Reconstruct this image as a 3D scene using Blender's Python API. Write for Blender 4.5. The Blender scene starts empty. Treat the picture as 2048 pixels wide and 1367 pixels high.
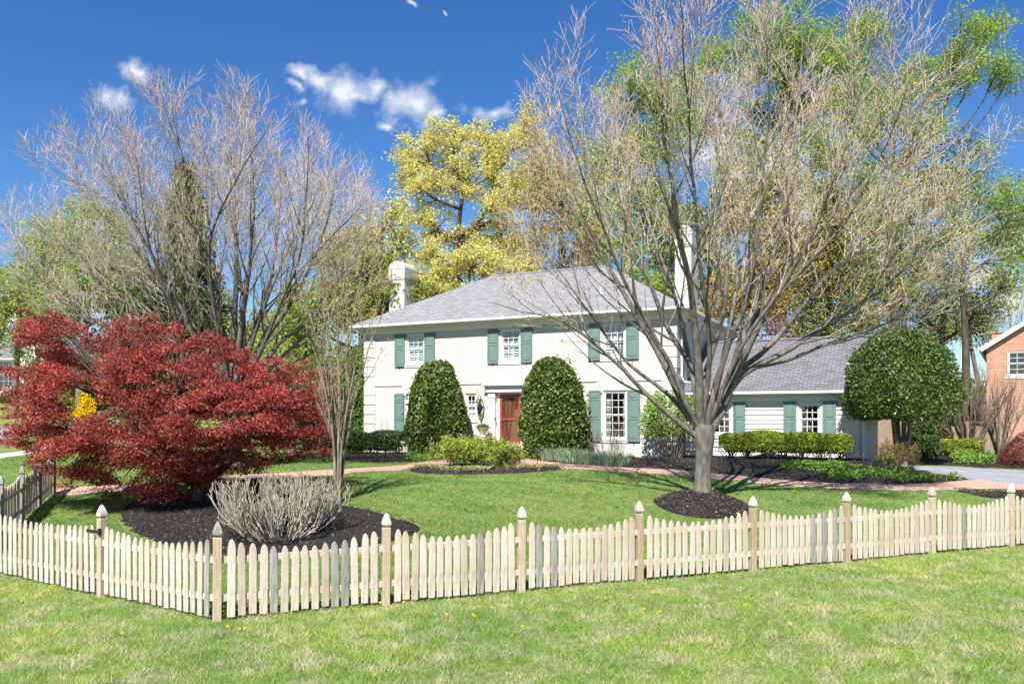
import bpy, bmesh, math, random
import numpy as np
from mathutils import Vector, Matrix, geometry
R = math.radians
S = bpy.context.scene
COL = S.collection
random.seed(7)

# ------------------------------------------------------------------ camera
CX, HY, F, CZ = 1024.0, 840.0, 1654.0, 1.5
cd = bpy.data.cameras.new("camera")
cam = bpy.data.objects.new("camera", cd)
COL.objects.link(cam)
cam.location = (0, 0, CZ)
cam.rotation_euler = (R(90), 0, 0)
cd.sensor_width = 36
cd.lens = F / 2048 * 36
cd.shift_y = (HY - 683.5) / 2048
cd.clip_start = 0.1
cd.clip_end = 2000
S.camera = cam

# ------------------------------------------------------------------ light
SUN_EL, SUN_AZ = 50.0, 17.0          # the light travels away from the camera, a little to the right
W = bpy.data.worlds.new("World")
S.world = W
W.use_nodes = True
wt = W.node_tree
wt.nodes.clear()
w_out = wt.nodes.new("ShaderNodeOutputWorld")
w_bg = wt.nodes.new("ShaderNodeBackground")
w_bg.inputs["Strength"].default_value = 0.12
sky = wt.nodes.new("ShaderNodeTexSky")
sky.sky_type = 'NISHITA'
sky.sun_disc = False
sky.sun_elevation = R(SUN_EL)
sky.sun_rotation = R(180 + SUN_AZ)
sky.altitude = 200
sky.air_density = 1.0
sky.dust_density = 0.25
sky.ozone_density = 4.0
wt.links.new(w_bg.outputs[0], w_out.inputs[0])


def wnode(t, op=None, **kw):
    n = wt.nodes.new(t)
    if op:
        n.operation = op
    for k, v in kw.items():
        setattr(n, k, v)
    return n


def wmath(op, a, b=None, c=None, clamp=False):
    n = wnode("ShaderNodeMath", op)
    n.use_clamp = clamp
    for i, x in enumerate((a, b, c)):
        if x is None:
            continue
        if isinstance(x, (int, float)):
            n.inputs[i].default_value = x
        else:
            wt.links.new(x, n.inputs[i])
    return n.outputs[0]


# clouds live in the sky, by direction: (bearing tangent, height tangent, half width, half height)
w_tc = wnode("ShaderNodeTexCoord")
w_sep = wnode("ShaderNodeSeparateXYZ")
wt.links.new(w_tc.outputs["Generated"], w_sep.inputs[0])
ysafe = wmath('MAXIMUM', w_sep.outputs[1], 0.05)
qx = wmath('DIVIDE', w_sep.outputs[0], ysafe)
qz = wmath('DIVIDE', w_sep.outputs[2], ysafe)
comb = wnode("ShaderNodeCombineXYZ")
wt.links.new(qx, comb.inputs[0]); wt.links.new(qz, comb.inputs[1])
wz = wnode("ShaderNodeTexNoise")
wz.inputs["Scale"].default_value = 22; wz.inputs["Detail"].default_value = 5
wt.links.new(comb.outputs[0], wz.inputs["Vector"])
wsep = wnode("ShaderNodeSeparateColor")
wt.links.new(wz.outputs["Color"], wsep.inputs[0])
qx = wmath('ADD', qx, wmath('MULTIPLY', wmath('SUBTRACT', wsep.outputs[0], 0.5), 0.085))
qz = wmath('ADD', qz, wmath('MULTIPLY', wmath('SUBTRACT', wsep.outputs[1], 0.5), 0.05))
nz = wnode("ShaderNodeTexNoise")
nz.inputs["Scale"].default_value = 26; nz.inputs["Detail"].default_value = 8; nz.inputs["Roughness"].default_value = 0.62
wt.links.new(comb.outputs[0], nz.inputs["Vector"])
nz2 = wnode("ShaderNodeTexNoise")
nz2.inputs["Scale"].default_value = 9; nz2.inputs["Detail"].default_value = 6
wt.links.new(comb.outputs[0], nz2.inputs["Vector"])
CLOUDS = [(272, 146, 42, 24), (228, 200, 34, 24), (690, 182, 66, 42), (745, 180, 34, 26), (640, 168, 40, 26), (820, 205, 66, 40),
          (858, 232, 34, 26), (775, 246, 36, 18), (586, 180, 18, 14), (588, 204, 18, 12), (612, 150, 30, 18), (978, 226, 34, 16),
          (836, 2, 12, 6), (880, 14, 10, 6), (1440, 300, 120, 60), (1560, 340, 100, 60), (1720, 480, 160, 70), (2030, 480, 70, 60),
          (1960, 560, 120, 46), (2020, 615, 110, 60), (1650, 420, 90, 60), (200, 560, 140, 40), (60, 620, 140, 50), (-300, 300, 160, 70), (2400, 250, 200, 90)]
acc = None
for (px, py, rx, ry) in CLOUDS:
    cx, cz, ax, az = (px - CX) / F, (HY - py) / F, rx / F * 1.35, ry / F * 1.35
    dx = wmath('MULTIPLY', wmath('SUBTRACT', qx, cx), 1 / ax)
    dz = wmath('MULTIPLY', wmath('SUBTRACT', qz, cz), 1 / az)
    d = wmath('SQRT', wmath('ADD', wmath('MULTIPLY', dx, dx), wmath('MULTIPLY', dz, dz)))
    m = wmath('SUBTRACT', 1.0, d)
    acc = m if acc is None else wmath('MAXIMUM', acc, m)
nn = wmath('MULTIPLY', wmath('SUBTRACT', nz.outputs["Fac"], 0.5), 1.7)
nn2 = wmath('MULTIPLY', wmath('SUBTRACT', nz2.outputs["Fac"], 0.5), 0.8)
cl = wmath('ADD', wmath('ADD', acc, nn), nn2)
cl = wmath('MULTIPLY', wmath('SUBTRACT', cl, 0.10), 1.15, clamp=True)
cl = wmath('POWER', cl, 1.4)
cl = wmath('MULTIPLY', cl, wmath('GREATER_THAN', w_sep.outputs[1], 0.05))
mixc = wnode("ShaderNodeMix", data_type='RGBA')
hs = wnode("ShaderNodeHueSaturation")
hs.inputs["Hue"].default_value = 0.508
hs.inputs["Saturation"].default_value = 1.28
hs.inputs["Value"].default_value = 0.49
wt.links.new(sky.outputs[0], hs.inputs["Color"])
wt.links.new(wmath('MULTIPLY', cl, 0.92), mixc.inputs[0])
wt.links.new(hs.outputs[0], mixc.inputs[6])
mixc.inputs[7].default_value = (3.1, 3.2, 3.35, 1)
wt.links.new(mixc.outputs[2], w_bg.inputs["Color"])

sd = bpy.data.lights.new("sun", 'SUN')
sd.energy = 4.0
sd.angle = R(0.5)
sd.color = (1.0, 0.965, 0.91)
sun = bpy.data.objects.new("sun", sd)
COL.objects.link(sun)
Ldir = Vector((math.sin(R(SUN_AZ)) * math.cos(R(SUN_EL)), math.cos(R(SUN_AZ)) * math.cos(R(SUN_EL)), -math.sin(R(SUN_EL))))
sun.rotation_euler = Ldir.to_track_quat('-Z', 'Y').to_euler()
sun.location = (0, -20, 40)

vs = S.view_settings
vs.view_transform = 'Standard'
vs.look = 'None'
vs.exposure = 1.35
vs.gamma = 1.0
S.cycles.max_bounces = 8
S.cycles.transparent_max_bounces = 12

# ------------------------------------------------------------------ helpers: tags, objects
def tag(o, label=None, cat=None, group=None, kind=None):
    if label: o["label"] = label
    if cat: o["category"] = cat
    if group: o["group"] = group
    if kind: o["kind"] = kind
    return o


def thing(name, label, cat, loc=(0, 0, 0), rz=0.0, group=None):
    o = bpy.data.objects.new(name, None)
    COL.objects.link(o)
    o.empty_display_size = 0.2
    o.location = loc
    o.rotation_euler = (0, 0, rz)
    return tag(o, label, cat, group)


def link(name, me, parent=None, loc=None):
    o = bpy.data.objects.new(name, me)
    COL.objects.link(o)
    if parent is not None: o.parent = parent
    if loc is not None: o.location = loc
    return o


def copy_tree(o, parent=None):
    c = o.copy()
    COL.objects.link(c)
    c.parent = parent
    for ch in [x for x in bpy.data.objects if x.parent == o]:
        copy_tree(ch, c)
    return c


def mesh_from(name, V, Fs, mats, midx=None, smooth=False, uv=None):
    V = np.asarray(V, dtype=np.float32)
    Fs = [np.asarray(f, dtype=np.int32) for f in Fs if len(f)]
    me = bpy.data.meshes.new(name)
    me.vertices.add(len(V))
    me.vertices.foreach_set("co", V.ravel())
    lv = np.concatenate([f.ravel() for f in Fs])
    cnt = np.concatenate([np.full(len(f), f.shape[1], dtype=np.int32) for f in Fs])
    st = np.concatenate([[0], np.cumsum(cnt)[:-1]]).astype(np.int32)
    me.loops.add(len(lv))
    me.loops.foreach_set("vertex_index", lv)
    me.polygons.add(len(cnt))
    me.polygons.foreach_set("loop_start", st)
    if midx is not None:
        me.polygons.foreach_set("material_index", np.concatenate([np.asarray(m, dtype=np.int32) for m in midx]))
    me.polygons.foreach_set("use_smooth", np.full(len(cnt), bool(smooth)))
    for m in (mats if isinstance(mats, (list, tuple)) else [mats]):
        me.materials.append(m)
    if uv is not None:
        l = me.uv_layers.new(name="UVMap")
        l.data.foreach_set("uv", np.asarray(uv, dtype=np.float32)[lv].ravel())
    me.update(calc_edges=True)
    return me


def wpart(name, V, Fs, mats, root, midx=None, smooth=False):
    """a part given in world coordinates under an unrotated root"""
    V = np.asarray(V, dtype=np.float64)
    if root is not None:
        V = V - np.array(root.location)
    return link(name, mesh_from(name, V, Fs, mats, midx, smooth), root)


class MB:
    def __init__(self):
        self.v = []; self.f = []; self.m = []; self.cur = 0

    def add(self, vs_, fs_):
        b = len(self.v)
        self.v += [tuple(p) for p in vs_]
        for f in fs_:
            self.f.append(tuple(b + i for i in f)); self.m.append(self.cur)
        return self

    def box(self, x0, x1, y0, y1, z0, z1):
        return self.add([(x0, y0, z0), (x1, y0, z0), (x1, y1, z0), (x0, y1, z0), (x0, y0, z1), (x1, y0, z1), (x1, y1, z1), (x0, y1, z1)],
                        [(0, 3, 2, 1), (4, 5, 6, 7), (0, 1, 5, 4), (1, 2, 6, 5), (2, 3, 7, 6), (3, 0, 4, 7)])

    def quad(self, a, b, c, d): return self.add([a, b, c, d], [(0, 1, 2, 3)])
    def poly(self, pts): return self.add(pts, [tuple(range(len(pts)))])

    def prism(self, outline, y0, y1):
        """outline in (x,z), extruded along y"""
        n = len(outline)
        vs_ = [(x, y0, z) for x, z in outline] + [(x, y1, z) for x, z in outline]
        fs_ = [tuple(range(n)), tuple(range(2 * n - 1, n - 1, -1))] + [(i, n + i, n + (i + 1) % n, (i + 1) % n) for i in range(n)]
        return self.add(vs_, fs_)

    def lathe(self, prof, c=(0, 0, 0), n=12, rot=0.0, square=False):
        k = 4 if square else n
        q = math.sqrt(2) if square else 1
        a0 = rot + (math.pi / 4 if square else 0)
        vs_ = []
        for r, z in prof:
            for i in range(k):
                a = a0 + 2 * math.pi * i / k
                vs_.append((c[0] + r * q * math.cos(a), c[1] + r * q * math.sin(a), c[2] + z))
        fs_ = []
        for j in range(len(prof) - 1):
            for i in range(k):
                a, b = j * k + i, j * k + (i + 1) % k
                fs_.append((a, b, b + k, a + k))
        fs_.append(tuple(range(k - 1, -1, -1)))
        fs_.append(tuple((len(prof) - 1) * k + i for i in range(k)))
        return self.add(vs_, fs_)

    def tube(self, pts, r, n=8):
        rr = r if isinstance(r, (list, tuple)) else [r] * len(pts)
        V, Fq = tubes(np.array([pts], dtype=float), np.array([rr], dtype=float), n)
        return self.add(V.tolist(), [tuple(f) for f in Fq.tolist()])

    def build(self, name, mats, parent=None, loc=None, bevel=0.0, smooth=False):
        me = bpy.data.meshes.new(name)
        me.from_pydata(self.v, [], self.f)
        for m in (mats if isinstance(mats, (list, tuple)) else [mats]): me.materials.append(m)
        me.polygons.foreach_set("material_index", self.m)
        if smooth: me.polygons.foreach_set("use_smooth", [True] * len(self.f))
        uvl = me.uv_layers.new(name="UVMap")
        uv = np.zeros((len(me.loops), 2), dtype=np.float32)
        for p in me.polygons:
            nrm = p.normal
            h = Vector((-nrm.y, nrm.x, 0))
            h = Vector((1, 0, 0)) if h.length < 1e-4 else h.normalized()
            up = nrm.cross(h)
            for li in p.loop_indices:
                co = me.vertices[me.loops[li].vertex_index].co
                uv[li] = (co.dot(h), co.dot(up))
        uvl.data.foreach_set("uv", uv.ravel())
        me.update()
        o = link(name, me, parent, loc)
        if bevel:
            b = o.modifiers.new("bevel", 'BEVEL'); b.width = bevel; b.segments = 1; b.limit_method = 'ANGLE'; b.angle_limit = R(50)
        return o


# ------------------------------------------------------------------ vector helpers
def nrm(a): return a / np.maximum(np.linalg.norm(a, axis=-1, keepdims=True), 1e-9)


def tubes(P, Rr, sides=4):
    """P (B,n,3), Rr (B,n) -> verts, quads"""
    B, n, _ = P.shape
    T = np.empty_like(P)
    T[:, 1:-1] = P[:, 2:] - P[:, :-2]
    T[:, 0] = P[:, 1] - P[:, 0]; T[:, -1] = P[:, -1] - P[:, -2]
    T = nrm(T)
    mean = nrm(P[:, -1] - P[:, 0])
    ref = np.zeros((B, 3)); ref[np.arange(B), np.abs(mean).argmin(axis=1)] = 1
    U = nrm(np.cross(T, ref[:, None, :])); Vv = np.cross(T, U)
    a = np.arange(sides) * 2 * np.pi / sides
    ring = U[:, :, None, :] * np.cos(a)[None, None, :, None] + Vv[:, :, None, :] * np.sin(a)[None, None, :, None]
    V = P[:, :, None, :] + ring * Rr[:, :, None, None]
    idx = np.arange(B * n * sides).reshape(B, n, sides)
    A = idx[:, :-1]; C = idx[:, 1:]
    Q = np.stack([A, np.roll(A, -1, axis=2), np.roll(C, -1, axis=2), C], axis=-1).reshape(-1, 4)
    return V.reshape(-1, 3), Q


def resample(pts, n, smooth=True):
    p = np.asarray(pts, dtype=float)
    if smooth and len(p) > 2:      # Catmull-Rom
        q = np.vstack([2 * p[0] - p[1], p, 2 * p[-1] - p[-2]])
        out = []
        for i in range(len(p) - 1):
            a, b, c, d = q[i], q[i + 1], q[i + 2], q[i + 3]
            for t in np.linspace(0, 1, 8, endpoint=False):
                out.append(0.5 * ((2 * b) + (c - a) * t + (2 * a - 5 * b + 4 * c - d) * t * t + (3 * b - a - 3 * c + d) * t ** 3))
        out.append(p[-1]); p = np.array(out)
    s = np.concatenate([[0], np.cumsum(np.linalg.norm(np.diff(p, axis=0), axis=1))])
    t = np.linspace(0, s[-1], n)
    return np.stack([np.interp(t, s, p[:, i]) for i in range(p.shape[1])], axis=1)


def grow(P, Rr, k, rng, t0=0.2, t1=1.0, ang=(25, 45), length=1.0, fall=0.4, npts=5, trop=0.1, wob=0.12, rr=0.55, tip=0.35, rmax=9, env=None, centre=None, outw=0.0, tropv=(0, 0, 1)):
    """k children along each parent polyline; returns children polylines and radii"""
    B, n, _ = P.shape
    t = t0 + (t1 - t0) * (np.arange(k)[None, :] + rng.random((B, k))) / k
    x = np.clip(t * (n - 1), 0, n - 1.001)
    i = x.astype(int); f = (x - i)[..., None]
    b = np.arange(B)[:, None]
    base = P[b, i] * (1 - f) + P[b, i + 1] * f
    T = nrm(P[b, i + 1] - P[b, i])
    rad = Rr[b, i] * (1 - f[..., 0]) + Rr[b, i + 1] * f[..., 0]
    az = rng.random((B, 1)) * 6.283 + np.arange(k)[None, :] * 2.39996 + rng.normal(0, .3, (B, k))
    ref = np.zeros_like(T); ref[..., 2] = 1
    ref = np.where(np.abs(T[..., 2:3]) > .95, np.array([1.0, 0, 0]), ref)
    U = nrm(np.cross(T, ref)); Vv = np.cross(T, U)
    per = U * np.cos(az)[..., None] + Vv * np.sin(az)[..., None]
    a = np.radians(rng.uniform(ang[0], ang[1], (B, k)))[..., None]
    D = nrm(np.cos(a) * T + np.sin(a) * per)
    if outw and centre is not None:
        D = nrm(D + outw * nrm(base - np.asarray(centre)))
    L = length * (1 - fall * t) * rng.uniform(.65, 1.2, (B, k))
    base = base.reshape(-1, 3); D = D.reshape(-1, 3); L = L.ravel(); rad = rad.ravel()
    N = len(base)
    out = np.empty((N, npts, 3)); out[:, 0] = base
    step = (L / (npts - 1))[:, None]
    tv = np.asarray(tropv, dtype=float)
    for j in range(1, npts):
        D = nrm(D + tv * trop + rng.normal(0, wob, (N, 3)))
        out[:, j] = out[:, j - 1] + D * step
    r0 = np.minimum(rad * rr, rmax)
    rads = r0[:, None] * np.linspace(1, tip, npts)[None, :]
    if env is not None:
        keep = env(out[:, npts // 2]) & env(out[:, -1], 1.12)
        out, rads = out[keep], rads[keep]
    return out, rads


def leaf_quads(C, size, rng, asp=0.55, upbias=0.3, fold=0.15, axis_down=0.0):
    N = len(C)
    s = np.asarray(size) * rng.uniform(.6, 1.3, N) if np.ndim(size) == 0 else size
    n = nrm(rng.normal(0, 1, (N, 3)) + np.array([0, 0, upbias * 3]))
    a = rng.normal(0, 1, (N, 3)); a[:, 2] -= axis_down
    a = nrm(a - n * (a * n).sum(1, keepdims=True))
    b = np.cross(n, a)
    s = s[:, None]
    V = np.stack([C - a * s * .5, C + b * s * asp * .5 + n * s * fold, C + a * s * .5, C - b * s * asp * .5 + n * s * fold], axis=1)
    return V.reshape(-1, 3), np.arange(N * 4).reshape(N, 4)


class NP:
    """collects numpy pieces into one mesh"""
    def __init__(self): self.V = []; self.F = []; self.M = []; self.n = 0
    def add(self, V, Fq, m=0):
        if len(V) == 0: return self
        self.V.append(np.asarray(V, dtype=np.float64)); self.F.append(np.asarray(Fq) + self.n); self.M.append(np.full(len(Fq), m)); self.n += len(V)
        return self
    def part(self, name, mats, root, smooth=False):
        return wpart(name, np.concatenate(self.V), self.F, mats, root, self.M, smooth)


def lump(p, rng, scale=1.0, n=7):
    out = np.zeros(len(p))
    for _ in range(n):
        k = rng.normal(0, 1, 3) * scale
        out += np.sin(p @ k + rng.random() * 6.28)
    return out / math.sqrt(n)


def in_poly(x, y, poly):
    x = np.asarray(x); y = np.asarray(y)
    r = np.zeros(x.shape, dtype=bool)
    n = len(poly)
    for i in range(n):
        x0, y0 = poly[i][:2]; x1, y1 = poly[(i + 1) % n][:2]
        c = (y0 > y) != (y1 > y)
        r ^= c & (x < (x1 - x0) * (y - y0) / ((y1 - y0) if y1 != y0 else 1e-9) + x0)
    return r


# ------------------------------------------------------------------ ground and photo geometry
def sm(t): t = np.clip(t, 0, 1); return t * t * (3 - 2 * t)
FP1 = np.array([-3.72, 10.44]); FD = np.array([.9135, .4068]); FL = np.array([-.832, .555])   # fence corner and its two directions


def fence_s(X, Y):
    s1 = (X - FP1[0]) * -.4068 + (Y - FP1[1]) * .9135
    s2 = (X - FP1[0]) * .555 + (Y - FP1[1]) * .832
    return s1, s2


def gh(X, Y):
    X = np.asarray(X, dtype=float); Y = np.asarray(Y, dtype=float)
    s1, s2 = fence_s(X, Y)
    s = np.minimum(s1, s2)
    z = -1.02 + 1.02 * sm(s / 11.0) + np.where(s < 0, .028 * s, 0)
    z = z + sm((-X - 15) / 11.0) * .068 * np.clip(Y - 42, 0, 90)
    z = z + .012 * np.sin(X * 1.3 + .4) * np.sin(Y * 1.1)
    return z


def P(px, py, Y): return np.array([(px - CX) / F * Y, Y, CZ - (py - HY) / F * Y])


def G(px, py, off=0.0):
    Y = np.arange(5, 130, .02)
    X = (px - CX) / F * Y
    z = CZ - (py - HY) / F * Y
    hit = z <= gh(X, Y) + off
    i = int(hit.argmax()) if hit.any() else len(Y) - 1
    return np.array([X[i], Y[i], gh(X[i], Y[i])])


def GP(pts): return [tuple(G(*p)[:2]) for p in pts]
def base_at(px, Y): X = (px - CX) / F * Y; return (X, Y, float(gh(X, Y)))

# ------------------------------------------------------------------ materials
def newmat(name, base=(.5, .5, .5), rough=.6, spec=.3, metal=0.0):
    m = bpy.data.materials.new(name); m.use_nodes = True
    b = m.node_tree.nodes["Principled BSDF"]
    b.inputs["Base Color"].default_value = (*base, 1); b.inputs["Roughness"].default_value = rough
    b.inputs["Specular IOR Level"].default_value = spec; b.inputs["Metallic"].default_value = metal
    return m, m.node_tree, b


def nd(nt, t, **kw):
    n = nt.nodes.new(t)
    for k, v in kw.items():
        if k.startswith("i_"):
            n.inputs[k[2:].replace("_", " ")].default_value = v
        else: setattr(n, k, v)
    return n


def ramp(nt, fac, stops, interp='LINEAR'):
    r = nt.nodes.new("ShaderNodeValToRGB")
    r.color_ramp.interpolation = interp
    e = r.color_ramp.elements
    e[0].position, e[0].color = stops[0][0], (*stops[0][1], 1)
    e[1].position, e[1].color = stops[-1][0], (*stops[-1][1], 1)
    for p, c in stops[1:-1]:
        x = e.new(p); x.color = (*c, 1)
    nt.links.new(fac, r.inputs[0])
    return r.outputs[0]


def mixc_(nt, fac, a, b, blend='MIX'):
    n = nt.nodes.new("ShaderNodeMix"); n.data_type = 'RGBA'; n.blend_type = blend
    for i, x in ((0, fac), (6, a), (7, b)):
        if isinstance(x, (int, float)): n.inputs[i].default_value = x
        elif isinstance(x, tuple): n.inputs[i].default_value = (*x, 1)
        else: nt.links.new(x, n.inputs[i])
    return n.outputs[2]


def noise(nt, scale, detail=4, rough=.55, coord="Object", stretch=None):
    if coord == "Position":
        v = nt.nodes.new("ShaderNodeNewGeometry").outputs["Position"]
    else:
        v = nt.nodes.new("ShaderNodeTexCoord").outputs[coord]
    if stretch:
        mp = nt.nodes.new("ShaderNodeMapping"); mp.inputs["Scale"].default_value = stretch
        nt.links.new(v, mp.inputs[0]); v = mp.outputs[0]
    n = nd(nt, "ShaderNodeTexNoise", i_Scale=scale, i_Detail=detail, i_Roughness=rough)
    nt.links.new(v, n.inputs["Vector"])
    return n.outputs["Fac"]


def position_noise(nt, scale, detail=4, rough=.55):
    g = nt.nodes.new("ShaderNodeNewGeometry")
    n = nd(nt, "ShaderNodeTexNoise", i_Scale=scale, i_Detail=detail, i_Roughness=rough)
    nt.links.new(g.outputs["Position"], n.inputs["Vector"])
    return n.outputs["Fac"]


def bump(nt, b, h, strength=.4, dist=.01):
    n = nd(nt, "ShaderNodeBump", i_Strength=strength, i_Distance=dist)
    nt.links.new(h, n.inputs["Height"]); nt.links.new(n.outputs[0], b.inputs["Normal"])


def plain(name, base, rough=.6, spec=.3, var=.12, scale=6, bstr=.15, metal=0.0, bdist=.004):
    m, nt, b = newmat(name, base, rough, spec, metal)
    lo = tuple(c * (1 - var) for c in base); hi = tuple(min(1, c * (1 + var)) for c in base)
    f = noise(nt, scale, 6)
    nt.links.new(ramp(nt, f, [(.3, lo), (.7, hi)]), b.inputs["Base Color"])
    if bstr: bump(nt, b, noise(nt, scale * 8, 3), bstr, bdist)
    return m


def bricky(name, c1, c2, mortar, bw, rh, ms, rough=.8, bstr=.5, bdist=.008, var=.15, squash=None, uvrot=0.0):
    m, nt, b = newmat(name, c1, rough, .25)
    uv = nt.nodes.new("ShaderNodeUVMap")
    br = nd(nt, "ShaderNodeTexBrick", i_Scale=1.0, i_Mortar_Size=ms, i_Mortar_Smooth=.25, i_Bias=0.0, i_Brick_Width=bw, i_Row_Height=rh)
    br.inputs["Color1"].default_value = (*c1, 1); br.inputs["Color2"].default_value = (*c2, 1); br.inputs["Mortar"].default_value = (*mortar, 1)
    vec = uv.outputs[0]
    if uvrot:
        mp = nt.nodes.new("ShaderNodeMapping"); mp.inputs["Rotation"].default_value = (0, 0, uvrot)
        nt.links.new(vec, mp.inputs[0]); vec = mp.outputs[0]
    nt.links.new(vec, br.inputs["Vector"])
    f = noise(nt, 3.0, 6)
    col = mixc_(nt, var * 2, br.outputs["Color"], ramp(nt, f, [(.3, (.5, .5, .5)), (.7, (1, 1, 1))]), 'MULTIPLY')
    nt.links.new(col, b.inputs["Base Color"])
    h = nt.nodes.new("ShaderNodeMath"); h.operation = 'SUBTRACT'; h.inputs[0].default_value = 1.0
    nt.links.new(br.outputs["Fac"], h.inputs[1])
    h2 = nt.nodes.new("ShaderNodeMath"); h2.operation = 'MULTIPLY_ADD'; h2.inputs[1].default_value = .35
    nt.links.new(noise(nt, 40, 3), h2.inputs[0]); nt.links.new(h.outputs[0], h2.inputs[2])
    bump(nt, b, h2.outputs[0], bstr, bdist)
    return m


def leafmat(name, cols, rough=.5, spec=.3, trans=.3, clump=1.2, clumpamt=.35):
    m, nt, b = newmat(name, cols[0], rough, spec)
    g = nt.nodes.new("ShaderNodeNewGeometry")
    n = len(cols)
    c = ramp(nt, g.outputs["Random Per Island"], [(i / max(1, n - 1), cols[i]) for i in range(n)])
    f = position_noise(nt, clump, 3)
    mul = ramp(nt, f, [(.3, (1 - clumpamt,) * 3), (.7, (1 + clumpamt * .5,) * 3)])
    c = mixc_(nt, 1.0, c, mul, 'MULTIPLY')
    nt.links.new(c, b.inputs["Base Color"])
    if trans:
        t = nt.nodes.new("ShaderNodeBsdfTranslucent")
        nt.links.new(c, t.inputs["Color"])
        mx = nt.nodes.new("ShaderNodeMixShader"); mx.inputs[0].default_value = trans
        nt.links.new(b.outputs[0], mx.inputs[1]); nt.links.new(t.outputs[0], mx.inputs[2])
        nt.links.new(mx.outputs[0], nt.nodes["Material Output"].inputs[0])
    return m


def barkmat(name, lo, hi, scale=7, stretch=(1, 1, .25), bstr=.6, bdist=.02):
    m, nt, b = newmat(name, lo, .85, .15)
    f = noise(nt, scale, 7, .65, "Object", stretch)
    f2 = noise(nt, 1.3, 3)
    c = ramp(nt, f, [(.28, tuple(x * .55 for x in lo)), (.45, lo), (.7, hi)])
    c = mixc_(nt, .5, c, ramp(nt, f2, [(.35, (.6, .6, .58)), (.65, (1, 1, 1))]), 'MULTIPLY')
    nt.links.new(c, b.inputs["Base Color"])
    bump(nt, b, f, bstr, bdist)
    return m


def woodmat(name, lo, hi, stain=None):
    m, nt, b = newmat(name, lo, .8, .2)
    oi = nt.nodes.new("ShaderNodeObjectInfo")
    f = noise(nt, 9, 6, .6, "Object", (6, 6, .5))
    c = ramp(nt, f, [(.25, tuple(x * .58 for x in lo)), (.46, lo), (.75, hi)])
    f2 = noise(nt, 2.2, 4, .6, "Position")
    c = mixc_(nt, .55, c, ramp(nt, f2, [(.35, stain or (.8, .72, .6)), (.65, (1, 1, 1))]), 'MULTIPLY')
    c = mixc_(nt, .8, c, ramp(nt, oi.outputs["Random"], [(0, (.74, .68, .6)), (.35, (.95, .9, .82)), (1, (1.0, 1.0, 1.0))]), 'MULTIPLY')
    nt.links.new(c, b.inputs["Base Color"])
    bump(nt, b, f, .35, .004)
    return m


MAT = {}
MAT["white_brick"] = bricky("white_brick", (.555, .54, .495), (.52, .505, .462), (.485, .47, .428), .215, .075, .007, .7, .7, .009, .10)
MAT["white_paint"] = plain("white_paint", (.66, .66, .66), .45, .35, .04, 4, .05)
MAT["cream_paint"] = plain("cream_paint", (.62, .60, .545), .5, .3, .05, 3, .08)
MAT["grey_paint"] = plain("grey_paint", (.62, .64, .68), .5, .3, .06, 3, .06)
MAT["shingle"] = bricky("shingle", (.215, .209, .218), (.295, .287, .298), (.095, .092, .10), .30, .14, .013, .9, .8, .012, .14)
MAT["shingle_dark"] = bricky("shingle_dark", (.135, .133, .145), (.20, .197, .212), (.06, .058, .065), .30, .14, .013, .9, .9, .014, .16)
MAT["shutter_green"] = plain("shutter_green", (.122, .195, .166), .4, .4, .06, 3, .04)
MAT["red_paint"] = plain("red_paint", (.33, .045, .032), .4, .4, .08, 5, .05)
MAT["door_wood"] = woodmat("door_wood", (.17, .05, .022), (.26, .085, .04))
MAT["brass"] = plain("brass", (.55, .40, .18), .35, .5, .1, 9, .02, .9)
MAT["black_metal"] = plain("black_metal", (.03, .03, .03), .5, .4, .2, 9, .05, .3)
MAT["bronze"] = plain("bronze", (.10, .085, .05), .5, .4, .3, 12, .1, .4)
MAT["grey_metal"] = plain("grey_metal", (.22, .23, .23), .5, .4, .15, 9, .05, .4)
MAT["orange_brick"] = bricky("orange_brick", (.50, .235, .135), (.41, .18, .105), (.50, .41, .33), .215, .075, .010, .85, .6, .008, .18)
MAT["path_brick"] = bricky("path_brick", (.41, .145, .075), (.30, .098, .055), (.60, .48, .40), .23, .115, .022, .85, .6, .008, .2)
MAT["stoop_brick"] = bricky("stoop_brick", (.34, .11, .07), (.27, .085, .055), (.34, .26, .21), .21, .07, .009, .85, .6, .008, .2)
MAT["fence_wood"] = woodmat("fence_wood", (.52, .472, .415), (.63, .592, .54))
MAT["fence_tan"] = woodmat("fence_tan", (.45, .375, .27), (.57, .50, .39))
MAT["fence_grey"] = woodmat("fence_grey", (.27, .255, .25), (.47, .45, .44), (.72, .70, .68))
MAT["old_wood"] = woodmat("old_wood", (.26, .19, .135), (.40, .32, .25))
MAT["asphalt"] = plain("asphalt", (.235, .24, .26), .9, .2, .16, 2.5, .5, 0, .006)
MAT["concrete"] = plain("concrete", (.50, .47, .42), .9, .2, .12, 2, .3)
MAT["roof_grey"] = bricky("roof_grey", (.16, .16, .165), (.22, .22, .225), (.08, .08, .08), .32, .14, .012, .9, .6, .01, .2)
MAT["clay"] = plain("clay", (.62, .54, .46), .8, .2, .2, 12, .2)
MAT["louvre_white"] = plain("louvre_white", (.78, .78, .78), .5, .3, .02, 3, 0)
MAT["curtain"] = plain("curtain", (.70, .69, .66), .9, .1, .05, 8, .1)
MAT["dark_wall"] = plain("dark_wall", (.12, .11, .10), .9, .1, .2, 2, .1)

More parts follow.
